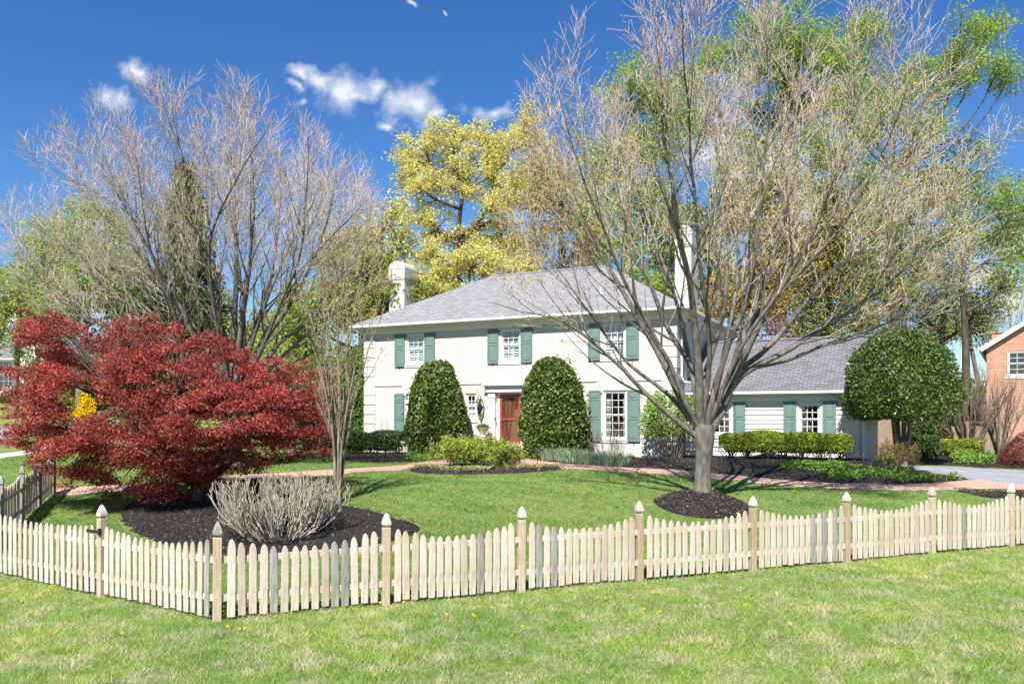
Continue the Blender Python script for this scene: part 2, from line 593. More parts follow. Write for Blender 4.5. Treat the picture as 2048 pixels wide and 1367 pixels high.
m, nt, b = newmat("glass", (1, 1, 1), .03, .5)
gl = nd(nt, "ShaderNodeBsdfGlossy"); gl.inputs["Roughness"].default_value = .02; gl.inputs["Color"].default_value = (1, 1, 1, 1)
tr = nd(nt, "ShaderNodeBsdfTransparent"); tr.inputs["Color"].default_value = (.90, .93, .92, 1)
lw = nd(nt, "ShaderNodeLayerWeight", i_Blend=.5)
pw = nt.nodes.new("ShaderNodeMath"); pw.operation = 'POWER'; pw.inputs[1].default_value = 4.0
nt.links.new(lw.outputs["Facing"], pw.inputs[0])
fr = nt.nodes.new("ShaderNodeMath"); fr.operation = 'MULTIPLY_ADD'; fr.inputs[1].default_value = .8; fr.inputs[2].default_value = .07
nt.links.new(pw.outputs[0], fr.inputs[0])
mx = nd(nt, "ShaderNodeMixShader")
nt.links.new(fr.outputs[0], mx.inputs[0]); nt.links.new(tr.outputs[0], mx.inputs[1]); nt.links.new(gl.outputs[0], mx.inputs[2])
nt.links.new(mx.outputs[0], nt.nodes["Material Output"].inputs[0])
MAT["glass"] = m

# soil / lawn sheet
m, nt, b = newmat("lawn_soil", (.08, .14, .03), .95, .1)
f1 = position_noise(nt, .35, 5); f2 = position_noise(nt, 9, 6, .7); f3 = position_noise(nt, 60, 4, .7)
c = ramp(nt, f2, [(.3, (.10, .15, .04)), (.5, (.17, .235, .065)), (.7, (.32, .31, .15))])
c = mixc_(nt, .5, c, ramp(nt, f1, [(.35, (.7, .75, .6)), (.65, (1.15, 1.1, .95))]), 'MULTIPLY')
c = mixc_(nt, .6, c, ramp(nt, f3, [(.3, (.45, .45, .45)), (.65, (1.2, 1.2, 1.2))]), 'MULTIPLY')
nt.links.new(c, b.inputs["Base Color"]); bump(nt, b, f3, .8, .03)
MAT["lawn_soil"] = m

m, nt, b = newmat("mulch", (.04, .035, .032), .95, .15)
f1 = position_noise(nt, 30, 6, .7); f2 = position_noise(nt, 1.1, 3)
g = nt.nodes.new("ShaderNodeNewGeometry")
c = ramp(nt, f1, [(.3, (.014, .012, .011)), (.55, (.036, .031, .029)), (.78, (.085, .073, .066))])
c = mixc_(nt, .5, c, ramp(nt, f2, [(.35, (.7, .7, .7)), (.65, (1.2, 1.15, 1.1))]), 'MULTIPLY')
nt.links.new(c, b.inputs["Base Color"]); bump(nt, b, f1, 1.0, .04)
MAT["mulch"] = m
MAT["chips"] = leafmat("chips", [(.02, .016, .014), (.035, .03, .027), (.05, .043, .04), (.085, .07, .06), (.25, .21, .17)], .9, .1, 0, 2.0, .2)


def grassmat(name, a, bcol, tan, tanlo, tanhi, patch):
    m, nt, b = newmat(name, a, .6, .2)
    g = nt.nodes.new("ShaderNodeNewGeometry")
    c = ramp(nt, g.outputs["Random Per Island"], [(0, tuple(x * .65 for x in a)), (.4, a), (.85, bcol), (1, tan)])
    f = position_noise(nt, patch, 6, .65)
    fac = nt.nodes.new("ShaderNodeMapRange"); fac.inputs[1].default_value = tanlo; fac.inputs[2].default_value = tanhi
    nt.links.new(f, fac.inputs[0])
    isl = nt.nodes.new("ShaderNodeMath"); isl.operation = 'MULTIPLY'
    rr = nt.nodes.new("ShaderNodeMapRange"); rr.inputs[1].default_value = 0; rr.inputs[2].default_value = 1; rr.inputs[3].default_value = .45; rr.inputs[4].default_value = 1.0
    nt.links.new(g.outputs["Random Per Island"], rr.inputs[0])
    nt.links.new(fac.outputs[0], isl.inputs[0]); nt.links.new(rr.outputs[0], isl.inputs[1])
    c = mixc_(nt, isl.outputs[0], c, tan)
    f2 = position_noise(nt, .55, 4, .6)
    c = mixc_(nt, .9, c, ramp(nt, f2, [(.32, (.66, .82, .72)), (.5, (1, 1, 1)), (.68, (1.2, 1.12, .84))]), 'MULTIPLY')
    f4 = position_noise(nt, 3.2, 4, .6)
    c = mixc_(nt, .7, c, ramp(nt, f4, [(.34, (.66, .78, .66)), (.52, (1, 1, 1)), (.68, (1.22, 1.15, 1.0))]), 'MULTIPLY')
    nt.links.new(c, b.inputs["Base Color"])
    t = nt.nodes.new("ShaderNodeBsdfTranslucent"); nt.links.new(c, t.inputs["Color"])
    mx = nt.nodes.new("ShaderNodeMixShader"); mx.inputs[0].default_value = .45
    nt.links.new(b.outputs[0], mx.inputs[1]); nt.links.new(t.outputs[0], mx.inputs[2])
    nt.links.new(mx.outputs[0], nt.nodes["Material Output"].inputs[0])
    return m


MAT["grass_verge"] = grassmat("grass_verge", (.28, .42, .075), (.43, .56, .125), (.70, .60, .42), .47, .59, 2.0)
MAT["grass_lawn"] = grassmat("grass_lawn", (.20, .325, .08), (.31, .43, .13), (.30, .33, .12), .62, .80, 1.0)
# ================================================================== the setting
xs = np.concatenate([np.arange(-160, -24, 4), np.arange(-24, 26, .3), np.arange(26, 162, 4)])
ys = np.concatenate([np.arange(-12, 3, 3), np.arange(3, 46, .3), np.arange(46, 300, 4)])
XX, YY = np.meshgrid(xs, ys)
ZZ = gh(XX, YY)
V = np.stack([XX.ravel(), YY.ravel(), ZZ.ravel()], 1)
ny, nx = XX.shape
I = np.arange(nx * ny).reshape(ny, nx)
Q = np.stack([I[:-1, :-1], I[:-1, 1:], I[1:, 1:], I[1:, :-1]], -1).reshape(-1, 4)
tag(link("lawn_ground", mesh_from("lawn_ground", V, [Q], MAT["lawn_soil"], smooth=True)), kind="structure")


def densify(poly, step):
    out = []
    for i in range(len(poly)):
        a = np.array(poly[i]); b_ = np.array(poly[(i + 1) % len(poly)])
        k = max(1, int(np.linalg.norm(b_ - a) / step))
        for j in range(k): out.append(tuple(a + (b_ - a) * j / k))
    return out


def smooth_poly(pts, n=6):
    p = np.array(pts); m_ = len(p); out = []
    for i in range(m_):
        a, b_, c_, d = p[i - 1], p[i], p[(i + 1) % m_], p[(i + 2) % m_]
        for t in np.linspace(0, 1, n, endpoint=False):
            out.append(tuple(.5 * ((2 * b_) + (c_ - a) * t + (2 * a - 5 * b_ + 4 * c_ - d) * t * t + (3 * b_ - a - 3 * c_ + d) * t ** 3)))
    return out


def sheet(name, poly, mat, off=.02, edge=-.03, step=.35, mound=None, chips=0, seed=1, rough=0.0):
    rng = np.random.default_rng(seed)
    bd = densify(poly, step)
    pp = np.array(poly)
    gx, gy = np.meshgrid(np.arange(pp[:, 0].min(), pp[:, 0].max(), step), np.arange(pp[:, 1].min(), pp[:, 1].max(), step))
    gx = (gx + rng.uniform(-.25, .25, gx.shape) * step).ravel(); gy = (gy + rng.uniform(-.25, .25, gy.shape) * step).ravel()
    # keep interior points away from the outline
    ins = in_poly(gx, gy, bd)
    B_ = np.array(bd)
    gx, gy = gx[ins], gy[ins]
    if len(gx):
        dmin = np.min(np.hypot(gx[:, None] - B_[None, :, 0], gy[:, None] - B_[None, :, 1]), axis=1)
        gx, gy, dmin = gx[dmin > step * .45], gy[dmin > step * .45], dmin[dmin > step * .45]
    pts = [Vector(p) for p in bd] + [Vector(p) for p in zip(gx, gy)]
    ed = [(i, (i + 1) % len(bd)) for i in range(len(bd))]
    co, _, fc, _, _, _ = geometry.delaunay_2d_cdt(pts, ed, [], 1, 1e-5)
    co = np.array([tuple(c) for c in co])
    dm = np.min(np.hypot(co[:, 0][:, None] - B_[None, :, 0], co[:, 1][:, None] - B_[None, :, 1]), axis=1)
    hgt = edge + (off - edge) * np.clip(dm / (step * .8), 0, 1) + (rng.normal(0, rough, len(co)) if rough else 0)
    z = gh(co[:, 0], co[:, 1]) + hgt
    if mound: z = z + mound(co[:, 0], co[:, 1])
    tri = []
    for f in fc:
        f = list(f)
        if len(f) < 3: continue
        for k in range(1, len(f) - 1):
            a, b_, c_ = f[0], f[k], f[k + 1]
            cr = (co[b_] - co[a])[0] * (co[c_] - co[a])[1] - (co[b_] - co[a])[1] * (co[c_] - co[a])[0]
            tri.append((a, b_, c_) if cr > 0 else (a, c_, b_))
    n = NP().add(np.column_stack([co, z]), np.array(tri), 0)
    mats = [mat]
    if chips:
        cx = rng.uniform(pp[:, 0].min(), pp[:, 0].max(), chips * 3); cy = rng.uniform(pp[:, 1].min(), pp[:, 1].max(), chips * 3)
        k = in_poly(cx, cy, poly); cx, cy = cx[k][:chips], cy[k][:chips]
        cz = gh(cx, cy) + off + .012 + (mound(cx, cy) if mound else 0)
        Vc, Qc = leaf_quads(np.column_stack([cx, cy, cz]), .055, rng, .35, .25, .05)
        n.add(Vc, Qc, 1); mats = [mat, MAT["chips"]]
    o = n.part(name, mats, None, smooth=False)
    return tag(o, kind="structure")


def strip(name, A, B_, mat, off=.02, n=60, uvflip=False):
    """band between two edge polylines, with texture running along it"""
    a = resample(A, n, False); b_ = resample(B_, n, False)
    mid = (a + b_) / 2
    L = np.concatenate([[0], np.cumsum(np.linalg.norm(np.diff(mid, axis=0), axis=1))])
    V, uv = [], []
    m_ = 6
    for j in range(m_ + 1):
        t = j / m_
        p = a * (1 - t) + b_ * t
        w = np.linalg.norm(b_ - a, axis=1) * t
        z = gh(p[:, 0], p[:, 1]) + off
        V.append(np.column_stack([p, z])); uv.append(np.column_stack([L, w]))
    # skirts
    V = [V[0] - np.array([0, 0, .1])] + V + [V[-1] - np.array([0, 0, .1])]
    uv = [uv[0]] + uv + [uv[-1]]
    k = len(V)
    I = np.arange(k * n).reshape(k, n)
    Q = np.stack([I[:-1, :-1], I[:-1, 1:], I[1:, 1:], I[1:, :-1]], -1).reshape(-1, 4)
    o = link(name, mesh_from(name, np.concatenate(V), [Q], mat, uv=np.concatenate(uv)))
    return tag(o, kind="structure"), [tuple(p) for p in a] + [tuple(p) for p in b_[::-1]]


# --- brick walk
farR = GP([(1020, 918), (1077, 922), (1129, 928), (1200, 932), (1252, 936), (1350, 940.5), (1425, 948), (1562, 961), (1679, 968), (1796, 970), (1870, 966.5), (1955, 960), (2000, 966), (2048, 972), (2110, 980)])
nearR = GP([(1020, 926), (1077, 931), (1129, 937), (1200, 941), (1252, 944), (1350, 949.5), (1425, 957), (1562, 970), (1679, 977), (1796, 980), (1870, 979.5), (1955, 977), (2000, 978), (2048, 980), (2110, 988)])
_, path_polyR = strip("brick_path", nearR, farR, MAT["path_brick"], .03, 90)
farL = GP([(110, 978), (200, 972), (260, 968), (420, 956), (560, 947), (682, 939.5), (807, 931.5), (845, 924), (900, 918)])
nearL = GP([(110, 992), (200, 984), (260, 979), (420, 966), (560, 956), (682, 948), (807, 940), (850, 934), (905, 928)])
_, path_polyL = strip("brick_path", nearL, farL, MAT["path_brick"], .03, 70)
# --- driveway, road, pavement
drive = GP([(1735, 923), (1757, 922), (1800, 929), (1870, 931), (1960, 936), (2100, 943), (2300, 950), (2300, 1000), (2110, 980), (2048, 972), (2000, 966), (1950, 960), (1900, 951), (1840, 942), (1795, 935)])
sheet("driveway", drive, MAT["asphalt"], .018, .0, .6)
road = GP([(-40, 890), (40, 872), (110, 861), (180, 853), (260, 848), (210, 844), (120, 850), (40, 852), (-60, 852)])
sheet("road", road, MAT["asphalt"], .03, .02, 2.0)
walk = GP([(-60, 940), (50, 908), (130, 893), (150, 889), (140, 885), (100, 891), (40, 902), (-60, 915)])
sheet("pavement", walk, MAT["concrete"], .03, .0, .8)

# --- mulch beds
bed_maple = smooth_poly(GP([(238, 1045), (262, 1000), (330, 978), (450, 960), (590, 968), (665, 1002), (740, 1018), (815, 1040), (850, 1058), (800, 1082), (690, 1100), (560, 1112), (420, 1110), (310, 1085)]))
sheet("mulch_bed", bed_maple, MAT["mulch"], .05, -.03, .22, None, 9000, 2, .008)
TB = G(1405, 984, .33)
TBx, TBy = TB[0], TB[1]
RM = 1.16


def tree_mound(x, y): return .33 * np.clip(1 - (np.hypot(x - TBx, y - TBy + .15) / RM) ** 2, 0, 1) ** .9


ring = [(TBx + RM * (1 + .05 * math.sin(3 * a)) * math.cos(a), TBy - .15 + RM * (1 + .05 * math.sin(2 * a)) * math.sin(a)) for a in np.linspace(0, 2 * math.pi, 40, endpoint=False)]
sheet("mulch_mound", ring, MAT["mulch"], .03, -.03, .13, tree_mound, 5000, 3, .006)
bed_oval = smooth_poly(GP([(815, 941), (860, 933), (960, 929), (1060, 930), (1132, 938), (1060, 945), (950, 949), (860, 948)]))
sheet("mulch_bed", bed_oval, MAT["mulch"], .06, -.03, .25, None, 2500, 4, .01)
# main bed between walk and walls
HU = np.array([.8988, -.4384]); HV = np.array([.4384, .8988]); HO = np.array([0., 35.])


def HW(u, v): p = HO + HU * u + HV * v; return (float(p[0]), float(p[1]))


bed_main = list(farR[1:11]) + GP([(1945, 959), (1900, 950), (1840, 941.5), (1795, 934.5), (1752, 925)]) + [HW(13.75, 1.15), HW(7.1, 1.15), HW(7.1, -.03), HW(1.7, -.03), HW(1.6, -1.6)]
sheet("mulch_bed", bed_main, MAT["mulch"], .06, -.02, .35, None, 9000, 5, .01)
bed_left = GP([(560, 915), (690, 921), (760, 926), (830, 924), (880, 916)]) + [HW(-1.8, -.03), HW(-7.7, -.03), HW(-10, 0.5)]
sheet("mulch_bed", bed_left, MAT["mulch"], .05, -.02, .4, None, 2500, 6, .01)
bed_right = smooth_poly(GP([(1905, 979), (1960, 981), (2048, 982), (2120, 990), (2120, 1006), (2030, 1000), (1960, 994)]), 4)
sheet("mulch_bed", bed_right, MAT["mulch"], .05, -.02, .3, None, 2500, 7, .01)
bed_far = GP([(1818, 929), (1835, 917), (1870, 908), (1960, 910), (2060, 915), (2300, 925), (2300, 949), (2100, 942), (1990, 936), (1940, 934), (1870, 930.5)])
sheet("mulch_bed", bed_far, MAT["mulch"], .05, -.02, .5, None, 2000, 8, .01)
BEDS = [bed_maple, ring, bed_oval, bed_main, bed_left, bed_right, bed_far, path_polyR, path_polyL, drive, walk]

# ================================================================== the white house
house = thing("white_house", "two-storey white brick house with hip roof, green shutters and a garage wing", "house", (0, 35, 0), R(-26))
EU0, EU1, DV = -7.6, 7.06, 9.0
EZ = 5.72


def wall_holes(mb, u0, u1, z0, z1, holes, v=0.0, depth=.16):
    us = sorted({u0, u1, *[h[0] for h in holes], *[h[1] for h in holes]})
    zs = sorted({z0, z1, *[h[2] for h in holes], *[h[3] for h in holes]})
    for i in range(len(us) - 1):
        for j in range(len(zs) - 1):
            cu, cz = (us[i] + us[i + 1]) / 2, (zs[j] + zs[j + 1]) / 2
            if any(h[0] < cu < h[1] and h[2] < cz < h[3] for h in holes): continue
            mb.quad((us[i], v, zs[j]), (us[i + 1], v, zs[j]), (us[i + 1], v, zs[j + 1]), (us[i], v, zs[j + 1]))
    for a, b_, c, d in holes:
        mb.quad((a, v, c), (a, v, d), (a, v + depth, d), (a, v + depth, c))
        mb.quad((b_, v, d), (b_, v, c), (b_, v + depth, c), (b_, v + depth, d))
        mb.quad((a, v, c), (a, v + depth, c), (b_, v + depth, c), (b_, v, c))
        mb.quad((a, v, d), (b_, v, d), (b_, v + depth, d), (a, v + depth, d))


def uof(px, v=0.0):
    k = (px - CX) / F
    return (k * (35 + .8988 * v) - .4384 * v) / (.8988 + .4384 * k)


def zof(px, py, v=0.0):
    Y = 35 - .4384 * uof(px, v) + .8988 * v
    return CZ - (py - HY) / F * Y


UPZ = (4.0, 5.36)
wUL = (uof(813), uof(848.5)); wUM = (uof(1001), uof(1040.5)); wUR = (uof(1205), uof(1251))
wLR = (uof(1206), uof(1253.5)); LOZ = (.74, 2.68)
wLL = (wUL[0] - .02, wUL[1] + .05)
wS = (uof(931.5), uof(952.5)); SZ = (zof(940, 838), zof(940, 787))
dU = (uof(999.5), uof(1041)); DZ = (zof(1020, 886.5), zof(1020, 788))
holes = [(*wUL, *UPZ), (*wUM, *UPZ), (*wUR, *UPZ), (*wLR, *LOZ), (*wLL, *LOZ), (*wS, *SZ), (dU[0] - .1, dU[1] + .1, DZ[0] - .02, DZ[1] + .08)]
w = MB()
wall_holes(w, EU0, EU1, -.3, EZ, holes)
sw = [(.55, 1.45, 4.0, 5.36)]
# right side wall with one window opening
vs_ = sorted({0, DV, .55, 1.45}); zs_ = sorted({-.3, EZ, 4.0, 5.36})
for i in range(len(vs_) - 1):
    for j in range(len(zs_) - 1):
        cv, cz = (vs_[i] + vs_[i + 1]) / 2, (zs_[j] + zs_[j + 1]) / 2
        if .55 < cv < 1.45 and 4.0 < cz < 5.36: continue
        w.quad((EU1, vs_[i], zs_[j]), (EU1, vs_[i + 1], zs_[j]), (EU1, vs_[i + 1], zs_[j + 1]), (EU1, vs_[i], zs_[j + 1]))
for a, b_, c, d in sw:
    x0, x1 = EU1, EU1 - .14
    w.quad((x0, a, c), (x1, a, c), (x1, a, d), (x0, a, d)); w.quad((x0, b_, c), (x0, b_, d), (x1, b_, d), (x1, b_, c))
    w.quad((x0, a, c), (x0, b_, c), (x1, b_, c), (x1, a, c)); w.quad((x0, a, d), (x1, a, d), (x1, b_, d), (x0, b_, d))
w.quad((EU0, DV, -.3), (EU0, 0, -.3), (EU0, 0, EZ), (EU0, DV, EZ))
w.quad((EU1, DV, -.3), (EU0, DV, -.3), (EU0, DV, EZ), (EU1, DV, EZ))
w.quad((EU0, .2, 2.9), (EU1, .2, 2.9), (EU1, DV, 2.9), (EU0, DV, 2.9))
# flared brick lintels over the ground-floor openings and the projecting course
for a, b_ in (wLR, wLL):
    w.prism([(a - .02, LOZ[1] + .01), (b_ + .02, LOZ[1] + .01), (b_ + .22, LOZ[1] + .36), (a - .22, LOZ[1] + .36)], -.018, .02)
w.prism([(wS[0] - .02, SZ[1] + .01), (wS[1] + .02, SZ[1] + .01), (wS[1] + .12, SZ[1] + .33), (wS[0] - .12, SZ[1] + .33)], -.018, .02)
for a, b_ in ((EU0 - .03, wLL[0] - .26), (wLL[1] + .26, uof(967)), (uof(1066), wLR[0] - .26), (wLR[1] + .26, EU1 + .03)):
    w.box(a, b_, -.035, .02, 3.055, 3.13)
w.box(EU1 - .02, EU1 + .035, .022, 1.1, 3.055, 3.13)
# corner quoin blocks
for zq in np.arange(.05, 5.3, .435):
    if 2.75 < zq < 3.1: continue
    z1q = min(zq + .40, 5.40)
    w.box(EU0 - .028, EU0 + .60, -.028, .02, zq, z1q)
    w.box(EU1 - .60, EU1 + .028, -.028, .02, zq, z1q)
    w.box(EU1 - .02, EU1 + .028, .022, .42, zq, z1q)
    w.box(EU0 - .028, EU0 + .02, .022, .60, zq, z1q)
w.build("wall", MAT["white_brick"], house)

# roof
OV = .42
RU0, RU1, RV0, RV1 = EU0 - OV, EU1 + OV, -OV, DV + OV
RZ0, RZ1 = 5.84, 8.57
hin = (RV1 - RV0) / 2
ra, rb = (RU0 + hin, DV / 2, RZ1), (RU1 - hin, DV / 2, RZ1)
c00, c10, c11, c01 = (RU0, RV0, RZ0), (RU1, RV0, RZ0), (RU1, RV1, RZ0), (RU0, RV1, RZ0)
rf = MB()
rf.quad(c00, c10, rb, ra); rf.poly([c10, c11, rb]); rf.quad(c11, c01, ra, rb); rf.poly([c01, c00, ra])
low = lambda p: (p[0], p[1], p[2] - .05)
for a, b_ in ((c00, c10), (c10, c11), (c11, c01), (c01, c00)): rf.quad(low(a), low(b_), b_, a)


def cap(a, b_, wd=.16, up=.035):
    a, b_ = Vector(a), Vector(b_); d = (b_ - a).normalized(); s = d.cross(Vector((0, 0, 1))).normalized() * wd
    dn = Vector((0, 0, -.06)); u_ = Vector((0, 0, up))
    rf.quad(a + s + dn, b_ + s + dn, b_ + u_, a + u_); rf.quad(a + u_, b_ + u_, b_ - s + dn, a - s + dn)


cap(ra, rb); cap(c00, ra); cap(c10, rb); cap(c11, rb); cap(c01, ra)
roof = rf.build("roof", MAT["shingle"], house)
# cornice: soffit, fascia, frieze
cn = MB()
cn.box(RU0 + .02, RU1 - .02, RV0 + .02, -.02, EZ - .02, EZ + .05)
cn.box(RU0 + .02, RU1 - .02, DV + .02, RV1 - .02, EZ - .02, EZ + .05)
cn.box(RU0 + .02, EU0 - .02, -.018, DV + .018, EZ - .02, EZ + .05)
cn.box(EU1 + .02, RU1 - .02, -.018, DV + .018, EZ - .02, EZ + .05)
cn.box(EU0 - .05, EU1 + .05, -.05, .01, 5.43, EZ - .022)
cn.box(EU0 - .08, EU1 + .08, -.12, -.052, 5.60, EZ - .024)
cn.box(EU1 - .01, EU1 + .05, .012, DV, 5.43, EZ - .023)
cn.box(EU0 - .05, EU0 + .01, .012, DV, 5.43, EZ - .023)
cn.build("cornice", MAT["white_paint"], house)
gt = MB()
for (a, b_, c, d) in ((RU0 - .11, RU1 + .11, RV0 - .11, RV0 + .005), (RU0 - .11, RU1 + .11, RV1 - .005, RV1 + .11)):
    gt.box(a, b_, c, d, RZ0 - .13, RZ0 - .015)
for (a, b_) in ((RU0 - .11, RU0 + .004), (RU1 - .004, RU1 + .11)):
    gt.box(a, b_, RV0 + .007, RV1 - .007, RZ0 - .13, RZ0 - .015)
gt.build("gutter", MAT["white_paint"], house, bevel=.03)
ds = MB()
ds.tube([(EU1 + .42, -.36, RZ0 - .1), (EU1 + .3, -.1, 5.5), (EU1 + .1, .3, 5.25), (EU1 + .09, .42, 5.1), (EU1 + .09, .42, 3.2), (EU1 + .18, .42, 3.0), (EU1 + .5, .75, 2.95)], .045, 8)
ds.build("downspout", MAT["white_paint"], house, smooth=True)

# chimneys (parts of the roof's house)
def chimney(u, v, wu, wv, zb, zt, arch=True):
    c = MB()
    c.box(u - wu, u + wu, v - wv, v + wv, zb, zt - .95)
    # corbelled arched cap on each face
    for (hu, hv) in ((wu + .035, wv + .035),):
        c.box(u - hu, u + hu, v - hv, v + hv, zt - .95, zt - .88)
    c.box(u - wu - .045, u + wu + .045, v - wv - .045, v + wv + .045, zt - .88, zt - .42)
    a = [(u + (wu + .05) * math.cos(t), zt - .42 + (.42) * math.sin(t)) for t in np.linspace(0, math.pi, 13)]
    c.prism(a[::-1], v - wv - .05, v + wv + .05)
    o = c.build("chimney", MAT["white_brick"], roof, bevel=.02)
    return o


chimney(-8.12, 3.95, .46, .55, -.2, 9.5)
chimney(6.32, 4.5, .36, .62, 5.6, 9.92)
vp = MB().tube([(3.9 - .4, 1.35, 6.6), (3.5, 1.35, 7.15)], .045, 8)
vp.lathe([(.14, 0), (.11, .05)], (3.5, 1.35, 6.78), 10)
vp.build("vent_pipe", MAT["grey_paint"], roof, smooth=False)


def sash_window(name, u0, u1, z0, z1, v, rows, cols, parent, fill=None, sill=True, split=True, slats=14):
    """opening u0..u1, z0..z1 in a wall whose face is at v: frame, muntins, pane, sill, and what hangs behind the glass"""
    f = MB(); t = .06
    f.box(u0, u0 + t, v + .03, v + .15, z0, z1); f.box(u1 - t, u1, v + .03, v + .15, z0, z1)
    f.box(u0 + t, u1 - t, v + .03, v + .15, z1 - t, z1); f.box(u0 + t, u1 - t, v + .03, v + .15, z0, z0 + t)
    a, b_, c, d = u0 + t, u1 - t, z0 + t, z1 - t
    zm = (c + d) / 2
    s = .042
    parts_ = [(zm, d, v + .055), (c, zm, v + .085)] if split else [(c, d, v + .055)]
    for (ca, da, vv) in parts_:
        f.box(a, a + s, vv, vv + .035, ca, da); f.box(b_ - s, b_, vv, vv + .035, ca, da)
        f.box(a + s, b_ - s, vv, vv + .035, da - s, da); f.box(a + s, b_ - s, vv, vv + .035, ca, ca + s)
        for i in range(1, cols):
            x = a + s + (b_ - a - 2 * s) * i / cols; f.box(x - .011, x + .011, vv + .008, vv + .027, ca + s, da - s)
        for j in range(1, rows):
            z = ca + s + (da - ca - 2 * s) * j / rows
            for i in range(cols):
                xa = a + s + (b_ - a - 2 * s) * i / cols + .012; xb = a + s + (b_ - a - 2 * s) * (i + 1) / cols - .012
                f.box(xa, xb, vv + .008, vv + .027, z - .011, z + .011)
    win = f.build(name, MAT["white_paint"], parent)
    g = MB()
    for (ca, da, vv) in parts_: g.box(a + .02, b_ - .02, vv + .028, vv + .031, ca + .02, da - .02)
    g.build("pane", MAT["glass"], win)
    if sill:
        k = MB(); k.box(u0 - .05, u1 + .05, v - .055, v + .03, z0 - .055, z0); k.box(u0 - .10, u1 + .10, v - .035, v + .02, z0 - .14, z0 - .057)
        k.build("sill", MAT["cream_paint"], win, bevel=.006)
    if fill == "louvre":
        l = MB(); vv = v + .17; cm = (a + b_) / 2
        for (x0, x1) in ((a, a + .05), (cm - .05, cm + .05), (b_ - .05, b_)): l.box(x0, x1, vv, vv + .03, c, d)
        for (x0, x1) in ((a + .05, cm - .05), (cm + .05, b_ - .05)):
            for (q0, q1) in ((c, c + .05), (zm - .03, zm + .03), (d - .05, d)): l.box(x0, x1, vv, vv + .03, q0, q1)
            for (q0, q1) in ((c + .05, zm - .03), (zm + .03, d - .05)):
                k = max(3, int((q1 - q0) / .108))
                for i in range(k):
                    z = q0 + (q1 - q0) * (i + .5) / k
                    l.add([(x0, vv - .012, z - .034), (x1, vv - .012, z - .034), (x1, vv + .03, z + .030), (x0, vv + .03, z + .030),
                           (x0, vv - .016, z - .028), (x1, vv - .016, z - .028), (x1, vv + .026, z + .036), (x0, vv + .026, z + .036)],
                          [(0, 3, 2, 1), (4, 5, 6, 7), (0, 1, 5, 4), (2, 3, 7, 6)])
        l.build("louvre_shutter", MAT["louvre_white"], win)
    elif fill == "curtain":
        for (x0, x1) in ((a, a + (b_ - a) * .2), (b_ - (b_ - a) * .2, b_)):
            cu = MB(); n = 28
            pts = [(x0 + (x1 - x0) * i / n, v + .24 + .025 * math.sin(i * 1.6)) for i in range(n + 1)]
            for i in range(n):
                (p, q), (r_, s_) = pts[i], pts[i + 1]
                cu.quad((p, q, c - .1), (r_, s_, c - .1), (r_, s_, d + .05), (p, q, d + .05))
            cu.build("curtain", MAT["curtain"], win)
    elif fill == "shade":
        cu = MB(); cu.box(a, b_, v + .16, v + .17, c - .05, c + (d - c) * .68); cu.build("cafe_curtain", MAT["louvre_white"], win)
    return win


def shutter(u0, u1, z0, z1, v, panels, parent, tilt=0.0):
    """panels: list of (from, to) fractions of the height"""
    s = MB(); b0 = v - .075
    fr_ = .055
    s.box(u0, u1, b0 + .022, b0 + .034, z0, z1)
    s.box(u0, u0 + fr_, b0, b0 + .0215, z0, z1); s.box(u1 - fr_, u1, b0, b0 + .0215, z0, z1)
    H = z1 - z0
    edges = [0.0] + [x for p in panels for x in p] + [1.0]
    for i in range(0, len(edges), 2):
        s.box(u0 + fr_, u1 - fr_, b0, b0 + .0215, z0 + H * edges[i], z0 + H * edges[i + 1])
    for (p, q) in panels:
        a, b_, c, d = u0 + fr_ + .022, u1 - fr_ - .022, z0 + H * p + .022, z0 + H * q - .022
        e = .028
        s.add([(a, b0 + .0218, c), (b_, b0 + .0218, c), (b_, b0 + .0218, d), (a, b0 + .0218, d), (a + e, b0 + .004, c + e), (b_ - e, b0 + .004, c + e), (b_ - e, b0 + .004, d - e), (a + e, b0 + .004, d - e)],
              [(4, 5, 6, 7), (0, 1, 5, 4), (1, 2, 6, 5), (2, 3, 7, 6), (3, 0, 4, 7)])
    o = s.build("shutter", MAT["shutter_green"], parent)
    k = MB(); k.box((u0 + u1) / 2 - .01, (u0 + u1) / 2 + .01, b0 - .02, b0 + .07, z0 - .09, z0 - .005)
    k.build("holdback", MAT["black_metal"], o)
    k = MB(); k.box(u1 - .03, u1 + .05, b0 + .036, v + .0, z1 - .13, z1 - .10)
    k.build("hinge", MAT["black_metal"], o)
    return o


P2 = [(.045, .50), (.56, .955)]
PU = [(.045, .52), (.57, .955)]
PL = [(.04, .42), (.455, .80), (.835, .965)]
for (a, b_) in (wUL, wUM, wUR):
    sash_window("window", a, b_, *UPZ, 0, 2, 3, house, "louvre")
    shutter(a - .60, a - .09, 3.92, 5.40, 0, PU, house); shutter(b_ + .04, b_ + .56, 3.92, 5.40, 0, PU, house)
sash_window("window", *wLR, *LOZ, 0, 3, 3, house, "curtain")
shutter(wLR[0] - .60, wLR[0] - .09, .66, 2.70, 0, PL, house); shutter(wLR[1] + .04, wLR[1] + .56, .66, 2.70, 0, PL, house)
sash_window("window", *wLL, *LOZ, 0, 3, 3, house, "curtain")
shutter(wLL[0] - .60, wLL[0] - .09, .66, 2.70, 0, PL, house); shutter(wLL[1] + .04, wLL[1] + .56, .66, 2.70, 0, PL, house)
sash_window("window", *wS, *SZ, 0, 2, 2, house, "shade")

